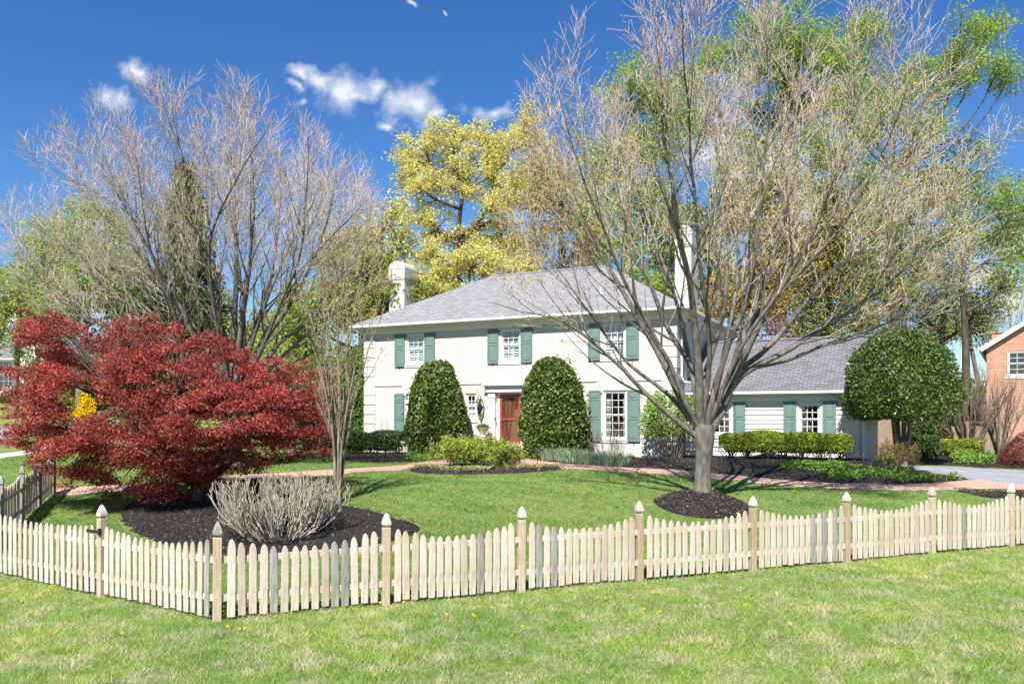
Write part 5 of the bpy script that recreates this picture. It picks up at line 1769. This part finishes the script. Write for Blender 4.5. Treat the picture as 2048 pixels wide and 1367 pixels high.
hedge("clipped_hedge", "bright green clipped hedge under the garage windows", UV(1438, .1), UV(1706, .1), 1.0, .24, 1.04, MAT["azalea"], 16000, .075, 81, 90)
hedge("clipped_hedge", "dark low hedge at the left corner of the white house", UV(672, -1.0), UV(806, -1.2), .9, .05, 1.0, MAT["box_dark"], 9000, .075, 82, 24)
ha, hb_ = base_at(1870, 33.5), base_at(1966, 33.0)
hedge("clipped_hedge", "small bright hedge before the plank fence, right of the driveway", ha[:2], hb_[:2], .8, .05, .72, MAT["azalea"], 5000, .08, 83, 16)


# loose shrubs ---------------------------------------------------------
def mound_shrub(name, label, px, py, wpx, hpx, mat, n, leaf, seed, cat="shrub", core=.7, depth=None, Y=None, lumpamp=.12, stems=None, zlow=.0, prof=None, thick=.16):
    b_ = G(px, py) if Y is None else np.array(base_at(px, Y))
    k = b_[1] / F
    return dome(name, label, tuple(b_), wpx / 2 * k, depth or wpx / 2 * k * .85, hpx * k, prof or moundp, mat, n, leaf, seed, cat, zlow, stems, thick, lumpamp, core, .55, None, 3.0)


for (px, py, rx_, h_, nl_, sd_, lab) in ((917, 936, .86, .90, 7500, 91, "yellow-green loose bush before the front steps, largest of three in the oval bed"), (974, 937, .76, .86, 6500, 92, "yellow-green loose bush in the oval bed, middle one of three"), (1018, 936, .42, .62, 2600, 93, "small yellow-green bush at the right end of the three in the oval bed")):
    cane_shrub("spirea_bush", lab, G(px, py), rx_, h_, 46, sd_, MAT["bark_mid"], .005, k=8, l=.34, leafm=MAT["spirea"], nleaf=nl_, leafsize=.075)
mound_shrub("laurel_bush", "dark glossy evergreen bush under the round holly tree, beside the log store", 1846, 919, 62, 82, MAT["box_dark"], 5000, .13, 94, Y=32.3, core=.75)
mound_shrub("photinia_bush", "evergreen bush with a few red leaves right of the round holly tree", 1885, 915, 44, 62, MAT["photinia"], 2600, .12, 95, Y=35.5, core=.7)
mound_shrub("laceleaf_maple", "low weeping maroon-leaved shrub at the right edge by the driveway", 2052, 940, 116, 68, MAT["lace_maroon"], 7500, .06, 96, Y=29.5, core=.55, lumpamp=.16)
mound_shrub("evergreen_shrub", "tall dark evergreen shrub between the slender tan tree and the house's left corner", 712, 905, 84, 215, MAT["green_leaf"], 6500, .16, 97, Y=40.5, core=.7, prof=bullet)
mound_shrub("evergreen_shrub", "dark evergreen shrub low behind the red maple's right side", 640, 905, 90, 120, MAT["box_dark"], 4500, .15, 98, Y=42, core=.7)
# glossy shrub at the wing's inner corner, leaves above bare stems
gs = UV(1345, -.5)
gs = (gs[0], gs[1], 0.0)
dome("glossy_shrub", "tall bright-leaved shrub on many bare stems, behind the big forked trunk", gs, 1.28, .95, 1.65, lambda t: np.sqrt(np.clip(1 - (np.abs(t - .42) / .6) ** 2.4, 0, 1)), MAT["shrub_bright"], 4200, .12, 99, "shrub", .95, (26, .018, .95), .28, .14, 0, .5)
rgs = np.random.default_rng(5)
# sparse reddish shrub in the right bed
sb = G(1798, 955)
cane_shrub("rose_bush", "small loose bronze-leaved shrub in the mulch before the round holly tree", sb, .62, 1.0, 14, 101, MAT["bark_mid"], .009, k=5, l=.5, leafm=leafmat("bronze_leaf", [(.16, .15, .03), (.26, .22, .05), (.30, .17, .06)], .5, .3, .3), nleaf=1500, leafsize=.075)
# house plants by the door
ub = hpt(uu, -.55, 0)
pr = thing("potted_plant", "leafy green plant growing in the stone urn", "plant", (ub[0], ub[1], tz - .05))
n_ = 420
rg = np.random.default_rng(8)
q = nrm(rg.normal(0, 1, (n_, 3))) * np.array([.32, .32, .2]) * (rg.random((n_, 1)) ** .4)
q[:, 2] = np.abs(q[:, 2]) + .02
c_ = NP(); c_.add(*leaf_quads(q + np.array(pr.location), .09, rg, .5, .3), 0)
stm = np.array([[pr.location + Vector((0, 0, -.02)), pr.location + Vector((rg.normal(0, .1), rg.normal(0, .1), .15))] for _ in range(12)])
c_.part("foliage", [MAT["green_leaf"]], pr)
w_ = NP(); put(w_, stm, np.full((12, 2), .006), 4); w_.part("stem", [MAT["box_dark"]], pr)


# blades: iris clumps, tufts
def blades(np_, base, rad, n, h, w, rng, m=0, lean=.35, seg=4):
    a = rng.random(n) * 6.283; q = np.sqrt(rng.random(n)) * rad
    bx_ = base[0] + np.cos(a) * q; by_ = base[1] + np.sin(a) * q; bz_ = gh(bx_, by_) + .03
    hh = h * rng.uniform(.6, 1.1, n); la = a + rng.normal(0, .7, n); ln = lean * rng.uniform(.2, 1.3, n) * hh
    t = np.linspace(0, 1, seg)
    ax = np.stack([bx_[:, None] + np.cos(la)[:, None] * ln[:, None] * t ** 1.8, by_[:, None] + np.sin(la)[:, None] * ln[:, None] * t ** 1.8, bz_[:, None] + hh[:, None] * (t - .25 * t ** 3)], -1)
    ra_ = rng.random(n) * 6.283
    side = np.stack([np.cos(ra_), np.sin(ra_), np.zeros(n)], -1)[:, None, :] * (w * (1 - t ** 2 * .92))[None, :, None] * .5
    V = np.stack([ax - side, ax + side], 2).reshape(-1, 3)
    I = np.arange(n * seg * 2).reshape(n, seg, 2)
    Q = np.stack([I[:, :-1, 0], I[:, :-1, 1], I[:, 1:, 1], I[:, 1:, 0]], -1).reshape(-1, 4)
    np_.add(V, Q, m)


def blade_plant(name, label, px, py, rad, n, h, w, mat, seed, group=None, lean=.35):
    b_ = G(px, py); o = NP(); blades(o, b_, rad, n, h, w, np.random.default_rng(seed), 0, lean)
    V = np.concatenate(o.V) - b_
    me = mesh_from(name, V, o.F, [mat])
    ob = link(name, me, None, tuple(b_))
    return tag(ob, label, "plant", group)


for i, (px, py, rad, lab) in enumerate([(1112, 922, .55, "grey-green iris clump beside the path light, leftmost of four"), (1150, 926, .6, "grey-green iris clump second from the path light"), (1190, 929, .6, "grey-green iris clump in front of the bare shrub"), (1228, 932, .5, "grey-green iris clump nearest the two small spotlights")]):
    blade_plant("iris_clump", lab, px, py, rad, 260, .62, .03, MAT["iris_leaf"], 110 + i, "iris clumps along the brick path", .5)
ordw = ["first", "second", "third", "fourth", "fifth", "sixth", "seventh", "eighth", "ninth"]
for i, (px, py) in enumerate([(846, 936), (877, 938), (900, 943), (933, 943), (962, 942), (996, 938), (1034, 938), (1066, 938), (1096, 936)]):
    blade_plant("grass_tuft", "low yellow-striped grass tuft edging the oval mulch bed, %s from the left" % ordw[i], px, py, .26 if i not in (6,) else .40, 150, .20, .022, MAT["tuft_yellow"], 130 + i, "yellow tufts edging the oval bed", 1.1)
# bulb foliage in the right bed
for i, (px, py, lab) in enumerate([(1580, 938, "bright bulb leaves with a yellow bloom near the path light under the hedge"), (1612, 938, "bright strap-leaved clump in mulch, right of the yellow bloom"), (1650, 940, "bright strap-leaved clump in mulch below the hedge's right end")]):
    blade_plant("bulb_clump", lab, px, py, .3, 120, .34, .028, MAT["ground_green"], 150 + i, "bulb clumps below the garage hedge", .8)
# ground cover
rng = np.random.default_rng(160)


def ground_cover(polypx, n, leaf, h, seed, name="ground_cover", patch=1.0, thr=0.0):
    rng = np.random.default_rng(seed)
    poly = GP(polypx); pp = np.array(poly)
    x = rng.uniform(pp[:, 0].min(), pp[:, 0].max(), n * 6); y = rng.uniform(pp[:, 1].min(), pp[:, 1].max(), n * 6)
    k = in_poly(x, y, poly)
    pz = np.column_stack([x, y, x * 0])
    l_ = lump(pz, np.random.default_rng(seed), 2.6 * patch)
    k &= l_ > thr + rng.normal(0, .25, len(x))
    x, y, l_ = x[k][:n], y[k][:n], l_[k][:n]
    z = gh(x, y) + .05 + rng.random(len(x)) * h * np.clip(l_ - thr + .4, .2, 1.2)
    V, Q = leaf_quads(np.column_stack([x, y, z]), leaf, rng, .6, .5, .1)
    o = link(name, mesh_from(name, V, [Q], [MAT["ground_green"]]))
    tag(o, "low bright green leafy ground cover spreading over mulch", "ground cover", None, "stuff")
    return o


ground_cover([(1560, 940), (1600, 932), (1700, 934), (1760, 938), (1800, 944), (1880, 954), (1935, 960), (1870, 965), (1760, 967), (1690, 964), (1620, 950)], 7000, .085, .22, 161, thr=.15)
ground_cover([(808, 922), (820, 910), (880, 912), (884, 922), (840, 926)], 1800, .085, .2, 162, thr=-.4)
ground_cover([(1890, 926), (1905, 915), (2000, 918), (1990, 930), (1930, 932)], 1800, .10, .25, 163, thr=-.2)
ground_cover([(300, 985), (320, 965), (420, 962), (430, 985), (350, 992)], 1200, .07, .18, 164, thr=.2)
ground_cover([(640, 925), (660, 905), (700, 905), (690, 925)], 600, .09, .2, 165, thr=-.3)


# ================================================================== trees behind the house
def leafy_tree(name, label, px, Y, crown, leafm, bark, nleaf, leaf, seed, r0=.28, nclump=26, clump=.62, twigs=True, trunkpx=None, flat=.7, upb=.25, lift=0.0, depthf=.85):
    """crown: ellipsoids (cx, cy, rx, ry) in photo units at depth Y -> clumps on branches"""
    rng = np.random.default_rng(seed)
    base = np.array(base_at(px, Y)); k = Y / F
    root = thing(name, label, "tree", tuple(base))
    E = [(P(cx, cy, Y + rng.uniform(-1, 1) * rx * k * .4), rx * k, ry * k) for cx, cy, rx, ry in crown]
    topz = max(e[0][2] + e[2] * .6 for e in E)
    wood = NP()
    if trunkpx: tpts = [base + [0, 0, -.2]] + [P(a, b_, Y) for a, b_ in trunkpx]
    else:
        cmx = np.mean([e[0][0] for e in E])
        tpts = [base + [0, 0, -.2], base + [(cmx - base[0]) * .15, 0, (topz - base[2]) * .3], base + [(cmx - base[0]) * .6, rng.normal(0, .3), (topz - base[2]) * .62], np.array([cmx, Y, topz])]
    T = resample(tpts, 20); TR = r0 * (1 - np.linspace(0, 1, 20)) ** .7 + .03
    TR[0] *= 1.25
    put(wood, T[None], TR[None], 10)
    limbs, lr, clumps, br, brr = [], [], [], [], []
    tot = sum(e[1] * e[2] for e in E)
    for c, rx, ry in E:
        # limb from trunk below the ellipsoid
        zt = c[2] - ry * .6 - np.hypot(c[0] - base[0], c[1] - base[1]) * .5
        j = int(np.clip(np.searchsorted(T[:, 2], zt), 3, 17))
        a = T[j]; e = c + np.array([0, 0, ry * .45])
        m_ = a * .5 + e * .5 + np.array([(c[0] - a[0]) * .15, (c[1] - a[1]) * .15, -.08 * abs(e[2] - a[2])])
        lp = resample([a, m_, e], 12); limbs.append(lp); lr.append(TR[j] * .62 * (1 - np.linspace(0, 1, 12)) ** .8 + .018)
        nc = max(3, int(nclump * rx * ry / tot))
        g_ = nrm(rng.normal(0, 1, (nc, 3))) * (rng.random((nc, 1)) ** .40)
        cc = c + g_ * np.array([rx, rx * depthf, ry])
        for q in cc:
            s = int(np.clip(np.argmin(((lp - q) ** 2).sum(1)) - 2, 1, 10))
            a2 = lp[s]
            br.append(resample([a2, (a2 + q) / 2 + [0, 0, -.06 * np.linalg.norm(q - a2)], q], 8)); brr.append(np.linspace(min(.06, lr[-1][s] * .6), .012, 8))
        clumps.append(cc)
    put(wood, np.array(limbs), np.array(lr), 7)
    br = np.array(br); brr = np.array(brr)
    put(wood, br, brr, 5)
    src = [np.concatenate(clumps)]
    if twigs:
        A, AR = grow(br, brr, 7, rng, .3, 1, (20, 55), clump * 1.9, .3, 5, .08, .12, .6, .5, .02)
        put(wood, A, np.maximum(AR, .008), 3)
        src += [A[:, -1], A[:, 3], A[:, 2]]
    wood.part("trunk", [bark], root, smooth=True)
    src = np.concatenate(src)
    s = src[rng.integers(0, len(src), nleaf)]
    s = s + rng.normal(0, 1, (nleaf, 3)) * np.array([clump * .36, clump * .36, clump * .36 * flat])
    c_ = NP(); c_.add(*leaf_quads(s, leaf, rng, .65, upb, .1), 0)
    c_.part("crown", [leafm], root)
    return root


def conifer(name, label, px, Y, top, bot, halfw, mat, n, leaf, seed, bark=None):
    rng = np.random.default_rng(seed); base = np.array(base_at(px, Y)); k = Y / F
    root = thing(name, label, "tree", tuple(base))
    zt = CZ - (top - HY) * k; zb_ = CZ - (bot - HY) * k
    w_ = NP(); T = np.array([[base[0], Y, base[2] - .2], [base[0], Y, (base[2] + zt) / 2], [base[0], Y, zt]]); put(w_, resample(T, 8)[None], np.linspace(.26, .02, 8)[None], 8)
    nb = 150; br, brr = [], []
    for i in range(nb):
        t = (i + rng.random()) / nb
        z = zb_ + (zt - zb_) * t; a = i * 2.39996; L = halfw * k * (1 - t) ** .8 * rng.uniform(.65, 1.12) + .1
        o = np.array([base[0], Y, z])
        br.append(resample([o, o + [math.cos(a) * L * .5, math.sin(a) * L * .5, -.02 * L], o + [math.cos(a) * L, math.sin(a) * L, -.22 * L]], 7)); brr.append(np.linspace(.035, .008, 7))
    br = np.array(br); put(w_, br, np.array(brr), 4); w_.part("trunk", [bark or MAT["bark_dark"]], root, smooth=True)
    bi = rng.integers(0, nb, n); x = rng.random(n) ** .65 * 5.999; i0 = x.astype(int); f = (x - i0)[:, None]
    s = br[bi, i0] * (1 - f) + br[bi, i0 + 1] * f
    s = s + rng.normal(0, 1, (n, 3)) * np.array([.2, .2, .12]) * (1 + k * 4)
    c_ = NP(); c_.add(*leaf_quads(s, leaf, rng, .4, .2, .1, .5), 0); c_.part("crown", [mat], root)
    return root


leafy_tree("yellow_tree", "tall tree with bright yellow spring leaves and dark limbs behind the white house", 905, 50, [(840, 300, 62, 55), (905, 275, 50, 45), (985, 300, 70, 60), (1050, 270, 55, 50), (830, 380, 55, 50), (900, 370, 70, 60), (1000, 390, 70, 60), (1080, 360, 60, 70), (860, 450, 50, 40), (930, 480, 60, 45), (880, 530, 60, 40), (1010, 480, 60, 45)],
           MAT["yellow_leaf"], MAT["bark_dark"], 34000, .165, 201, .34, 170, .56, trunkpx=[(910, 620), (915, 470), (935, 330)])
leafy_tree("yellow_tree", "low spreading yellow tree whose leaves show just above the roof's left slope", 960, 45, [(850, 565, 45, 35), (910, 545, 55, 38), (975, 520, 55, 38), (1045, 540, 55, 35), (900, 590, 40, 30)], MAT["yellow_leaf"], MAT["bark_dark"], 9000, .17, 222, .16, 80, .5)
leafy_tree("yellow_tree", "smaller dull yellow tree half hidden behind the left chimney", 765, 46, [(780, 440, 40, 45), (740, 470, 40, 40), (800, 500, 40, 40), (740, 530, 40, 40)], MAT["yellow_leaf"], MAT["bark_dark"], 3200, .2, 202, .2, 40, .7)
leafy_tree("olive_tree", "olive-green budding tree rising left of the left chimney", 720, 43, [(700, 520, 60, 55), (760, 560, 60, 55), (690, 610, 55, 50), (830, 590, 40, 45), (620, 640, 50, 50), (740, 640, 50, 40)], MAT["olive_leaf"], MAT["bark_mid"], 17000, .2, 203, .24, 90, .7)
leafy_tree("orange_tree", "tan-orange budding tree just behind the house roof, right of the yellow tree", 1130, 47, [(1110, 420, 60, 60), (1060, 520, 50, 40), (1150, 500, 50, 50), (1170, 590, 50, 40), (1100, 350, 50, 50)], MAT["orange_leaf"], MAT["bark_dark"], 6500, .2, 204, .26, 80, .75)
leafy_tree("lime_tree", "very tall lime-green tree rising behind the big bare tree, left of the right chimney", 1250, 56, [(1230, 330, 80, 80), (1180, 450, 70, 70), (1290, 440, 80, 80), (1240, 560, 80, 60), (1310, 250, 80, 80), (1340, 600, 60, 60), (1260, 180, 60, 60)], MAT["lime_leaf"], MAT["bark_mid"], 28000, .205, 205, .4, 140, .9)
leafy_tree("lime_tree", "very tall lime-green tree at top centre right behind the big bare tree's crown", 1560, 58, [(1480, 120, 100, 90), (1600, 90, 100, 90), (1560, 220, 110, 90), (1660, 180, 80, 90), (1500, 330, 90, 80), (1640, 330, 80, 80), (1720, 90, 70, 80), (1400, 200, 70, 80)], MAT["lime_leaf"], MAT["bark_dark"], 30000, .205, 206, .5, 170, .95)
leafy_tree("olive_tree", "broad olive budding tree far behind the garage roof, left of the golden conifer", 1410, 60, [(1380, 480, 70, 60), (1450, 420, 70, 60), (1420, 560, 70, 60), (1530, 400, 60, 60), (1340, 540, 50, 50)], MAT["olive_leaf"], MAT["bark_mid"], 12000, .22, 224, .3, 110, .85)
leafy_tree("lime_tree", "broad lime-green tree far behind the garage's right end", 1720, 63, [(1700, 430, 70, 60), (1760, 380, 60, 60), (1720, 540, 60, 60), (1640, 480, 60, 60), (1800, 600, 50, 50), (1740, 640, 50, 40)], MAT["lime_leaf"], MAT["bark_mid"], 12000, .23, 225, .3, 110, .85)
leafy_tree("orange_tree", "tan-orange leafed tree behind the right chimney", 1510, 48, [(1500, 560, 70, 70), (1560, 600, 60, 60), (1450, 640, 60, 50), (1590, 520, 60, 60), (1370, 650, 50, 50), (1520, 470, 60, 60)], MAT["orange_leaf"], MAT["bark_mid"], 13000, .22, 207, .25, 100, .75)
conifer("golden_conifer", "dark conifer tipped with gold-brown growth behind the garage roof", 1655, 43, 370, 700, 105, MAT["gold_conifer"], 15000, .22, 208)
conifer("dark_conifer", "tall dark conifer standing behind the large bare left tree", 372, 45, 330, 800, 125, MAT["conifer"], 26000, .26, 209)
conifer("dark_conifer", "shorter dark conifer to the left behind the red maple's top", 290, 44, 600, 830, 85, MAT["conifer"], 6500, .22, 210)
leafy_tree("green_tree", "mid-green leafy tree far behind the left bare tree", 160, 62, [(110, 480, 60, 50), (190, 460, 60, 45), (240, 520, 60, 50), (90, 560, 60, 50), (180, 560, 60, 50), (270, 590, 40, 40)], MAT["lime_leaf"], MAT["bark_mid"], 12000, .27, 211, .35, 90, .9)
leafy_tree("pale_tree", "pale yellow-green budding tree at the far left beyond the road", 30, 72, [(20, 570, 60, 50), (70, 620, 60, 50), (-20, 620, 60, 60), (120, 640, 50, 40), (30, 670, 60, 40)], MAT["olive_leaf"], MAT["bark_mid"], 8000, .28, 212, .3, 70, 1.0)
leafy_tree("olive_tree", "bushy yellow-green tree low behind the left bare tree's right limbs", 585, 40, [(590, 690, 50, 55), (560, 740, 50, 50), (620, 740, 40, 50), (600, 620, 40, 40)], MAT["lime_leaf"], MAT["bark_mid"], 11000, .19, 213, .15, 80, .65)
leafy_tree("olive_tree", "olive bushy tree far behind the red maple's top left lobe", 250, 66, [(200, 600, 60, 50), (270, 620, 60, 50), (330, 650, 50, 50), (230, 680, 60, 40), (130, 640, 50, 50)], MAT["olive_leaf"], MAT["bark_mid"], 9000, .26, 220, .22, 70, .9)
leafy_tree("olive_tree", "olive bushy tree far behind the large bare left tree's trunk", 450, 60, [(430, 640, 55, 50), (500, 660, 50, 50), (460, 700, 60, 45), (540, 700, 50, 45), (390, 690, 40, 45)], MAT["olive_leaf"], MAT["bark_mid"], 9000, .24, 221, .22, 70, .85)
# upper right lime branches
leafy_tree("lime_tree", "tall lime-leaved tree with long branches against blue sky at the top right", 1800, 46, [(1790, 180, 55, 45), (1860, 150, 50, 45), (1935, 70, 55, 45), (1985, 50, 50, 35), (1920, 140, 55, 45), (2000, 150, 40, 30), (2020, 170, 40, 25), (1740, 240, 60, 50), (1840, 260, 60, 45), (1680, 200, 45, 50)],
           MAT["lime_leaf"], MAT["bark_dark"], 15000, .15, 214, .3, 95, .62, trunkpx=[(1790, 620), (1780, 430), (1790, 280)])
# thin tall trees on the right with sparse green
leafy_tree("tall_tree", "tall dark-trunked tree with forked limbs and thin green leaves, right of the round holly tree", 1932, 48, [(1960, 420, 60, 70), (1900, 480, 60, 60), (2000, 500, 50, 60), (1930, 330, 60, 60), (2040, 420, 50, 60), (1880, 380, 50, 60), (2020, 560, 40, 40)], MAT["lime_leaf"], MAT["bark_dark"], 7500, .16, 215, .25, 120, .8, trunkpx=[(1932, 720), (1928, 620), (1925, 560), (1950, 430)])
leafy_tree("tall_tree", "tall thin tree with sparse yellow-green leaves directly behind the round holly tree", 1805, 47, [(1790, 470, 60, 60), (1850, 520, 60, 60), (1780, 560, 50, 60), (1730, 480, 50, 50), (1830, 400, 60, 60), (1740, 580, 50, 50)], MAT["olive_leaf"], MAT["bark_dark"], 7500, .17, 216, .22, 110, .8, trunkpx=[(1808, 640), (1800, 520), (1810, 420)])
leafy_tree("tall_tree", "slim dark tree with crooked limbs between the two taller right-hand trees", 1882, 52, [(1870, 600, 50, 60), (1900, 560, 50, 50), (1850, 640, 40, 40), (1960, 620, 50, 50)], MAT["olive_leaf"], MAT["bark_dark"], 2600, .17, 217, .24, 90, .8)
leafy_tree("green_tree", "light green tree beyond the brick house at the right edge", 2070, 70, [(2040, 400, 60, 80), (2080, 500, 80, 80), (2010, 480, 60, 60), (2120, 380, 80, 90)], MAT["lime_leaf"], MAT["bark_mid"], 6500, .26, 218, .3, 80, 1.0)
leafy_tree("redbud", "small pink-leaved tree peeping over the garage roof", 1545, 46, [(1545, 660, 22, 16), (1572, 672, 18, 12)], MAT["pink_leaf"], MAT["bark_dark"], 700, .16, 219, .1, 16, .5)
leafy_tree("olive_tree", "airy olive tree far beyond the plank fence, left of the brick house's roof", 1965, 62, [(1960, 640, 45, 50), (1910, 650, 45, 50), (1990, 590, 40, 40), (1860, 690, 45, 45)], MAT["olive_leaf"], MAT["bark_mid"], 5500, .2, 223, .2, 70, .8)
# low growth closing the horizon
for i, (px, Y, wpx, hpx, mt, lab) in enumerate([(1900, 56, 150, 130, "green_leaf", "wide dark bush beyond the plank fence, left one"), (1990, 60, 140, 110, "olive_leaf", "olive bush beyond the plank fence beside the brick house"), (1820, 58, 130, 120, "conifer", "dark bush beyond the garage's right end"),
                                                (130, 88, 190, 90, "olive_leaf", "wide olive bush by the grey neighbour house"), (260, 80, 200, 130, "green_leaf", "dark green bush far behind the red maple, left"), (420, 75, 220, 150, "olive_leaf", "olive bush far behind the red maple, centre"), (560, 70, 200, 150, "green_leaf", "green bush far behind the red maple, right"), (690, 60, 160, 190, "green_leaf", "large green bush far behind the house's left corner")]):
    mound_shrub("large_bush", lab, px, 0, wpx, hpx, MAT[mt], 3800, .34, 230 + i, Y=Y, core=.8, lumpamp=.16)
for i, (px, Y, top, w_px, lab) in enumerate([(1860, 62, 470, 90, "faint bare tree beyond the round holly tree"), (2010, 66, 520, 90, "faint bare tree beyond the brick house"), (100, 80, 540, 90, "faint bare tree by the grey neighbour house"), (1760, 60, 480, 90, "faint bare tree behind the garage's right end")]):
    k = Y / F
    multistem("bare_tree", lab, base_at(px, Y), 5, w_px * k * .55, (HY - top) * k, 250 + i, MAT["bark_mid"], MAT["bark_mid"], .13, 12, 8, l1=3.2, l2=1.5, bow=.3, leafm=MAT["olive_leaf"], nleaf=1500, trop=.08)
# dogwood and forsythia by the neighbour's lawn
leafy_tree("dogwood", "white-flowering dogwood in front of the grey neighbour house", 85, 84, [(70, 716, 32, 22), (110, 712, 30, 18), (60, 738, 28, 16), (120, 745, 24, 16)], MAT["dogwood"], MAT["bark_dark"], 3000, .24, 240, .12, 30, .6, flat=.5)
mound_shrub("forsythia_bush", "vivid yellow flowering bush seen through a gap in the red maple", 170, 0, 46, 56, MAT["forsythia"], 2400, .2, 241, Y=62, core=.6)
mound_shrub("round_shrub", "small dark rounded shrub before the grey neighbour house", 12, 0, 26, 22, MAT["box_dark"], 900, .2, 242, Y=92, core=.8)


# ================================================================== grass
def grass(name, label, regions_fn, n, X, Y, h, w, mat, seed, dens=None, near=6.0):
    rng = np.random.default_rng(seed)
    # more blades near the viewer
    y = Y[0] + (Y[1] - Y[0]) * rng.random(n * 3) ** 1.25
    half = .64 * y + 1.0
    x = rng.uniform(-1, 1, n * 3) * half
    k = regions_fn(x, y)
    for b_ in BEDS:
        bb_ = np.array(b_)
        m_ = k & (x > bb_[:, 0].min()) & (x < bb_[:, 0].max()) & (y > bb_[:, 1].min()) & (y < bb_[:, 1].max())
        if m_.any():
            idx = np.nonzero(m_)[0]; k[idx[in_poly(x[idx], y[idx], b_)]] = False
    x, y = x[k][:n], y[k][:n]
    z = gh(x, y)
    pz = np.column_stack([x, y, 0 * x])
    l_ = lump(pz, np.random.default_rng(seed + 1), 2.2) * .5 + lump(pz, np.random.default_rng(seed + 2), 6.0) * .5
    sc = 1 + y * .022
    hh = h * np.clip(1 + .55 * l_, .3, 2.2) * rng.uniform(.55, 1.25, len(x)) * (1 + y * .004)
    ww = w * sc * rng.uniform(.7, 1.3, len(x))
    a = rng.random(len(x)) * 6.283; la = rng.random(len(x)) * 6.283; ln = hh * rng.uniform(.4, 1.7, len(x))
    s_ = np.stack([np.cos(a), np.sin(a), 0 * a], -1) * ww[:, None] * .5
    p = np.column_stack([x, y, z - .005])
    tipp = p + np.stack([np.cos(la) * ln, np.sin(la) * ln, hh], -1)
    V = np.stack([p - s_, p + s_, tipp], 1).reshape(-1, 3)
    o = link(name, mesh_from(name, V, [np.arange(len(x) * 3).reshape(-1, 3)], [mat]))
    print(name, len(x))
    return tag(o, label, "grass", None, "stuff")


def outside(x, y): s1, s2 = fence_s(x, y); return np.minimum(s1, s2) < .02
def inside(x, y):
    s1, s2 = fence_s(x, y)
    u = (x - 0) * HU[0] + (y - 35) * HU[1]; v = x * HV[0] + (y - 35) * HV[1]
    return (np.minimum(s1, s2) > -.02) & (v < -.2) & (y < 37) & ~((u > 7) & (v > -1.5))


grass("verge_grass", "patchy yellow-green grass with tan bare spots outside the picket fence", outside, 300000, None, (5.5, 21), .054, .0068, MAT["grass_verge"], 301)
grass("lawn_grass", "even mid-green mown lawn between fence and house", inside, 330000, None, (10.5, 34), .046, .010, MAT["grass_lawn"], 305)

# fallen leaf litter
rng = np.random.default_rng(330)
lx, ly = [], []
for b_ in (bed_maple, bed_main, ring, bed_oval):
    c0 = np.array(b_)
    k_ = rng.integers(0, len(c0), 130)
    t_ = rng.random((130, 1)) ** 2 * .6
    q_ = c0[k_] * (1 - t_) + c0.mean(0) * t_ + rng.normal(0, .12, (130, 2))
    lx.append(q_[:, 0]); ly.append(q_[:, 1])
x, y = np.concatenate(lx), np.concatenate(ly)
zz = gh(x, y) + .075 + np.where(np.hypot(x - TBx, y - TBy + .15) < RM, tree_mound(x, y), 0)
MAT["litter"] = leafmat("litter", [(.30, .20, .10), (.42, .31, .18), (.20, .12, .06), (.36, .30, .12)], .9, .1, .1, 2, .2)
V, Q = leaf_quads(np.column_stack([x, y, zz]), .05, rng, .6, .6, .15)
tag(link("leaf_litter", mesh_from("leaf_litter", V, [Q], [MAT["litter"]])), "small dry brown leaves scattered over the mulch", "leaf litter", None, "stuff")

# dandelions in the verge
rng = np.random.default_rng(320)
dd = None
spots = [(447, 1240), (455, 1262), (478, 1268), (490, 1266), (893, 1238), (985, 1224), (945, 1238), (1045, 1262), (1212, 1204), (1288, 1226), (1320, 1232), (808, 1212), (760, 1214), (245, 1276), (1580, 1256), (950, 1242), (100, 1180), (110, 1179), (750, 1362)]
for i, (px, py) in enumerate(spots):
    p = G(px, py)
    if dd is None:
        dd = thing("dandelion", "tiny yellow dandelion flower in the grass outside the fence", "flower", tuple(p), 0, "dandelions in the verge")
        n = NP(); c = nrm(rng.normal(0, 1, (60, 3)) + [0, 0, .6]) * .015 + [0, 0, .06]
        V, Q = leaf_quads(c, .019, rng, .5, .4, .1)
        link("flower_head", mesh_from("flower_head", V, [Q], [MAT["dandelion"]]), dd)
        V, Q = tubes(np.array([[[0, 0, 0], [.004, 0, .035], [0, 0, .07]]]), np.full((1, 3), .003), 5)
        link("stem", mesh_from("stem", V, [Q], [MAT["ground_green"]]), dd)
    else:
        o = copy_tree(dd); o.location = tuple(p); o.rotation_euler = (0, 0, rng.random() * 6.28)
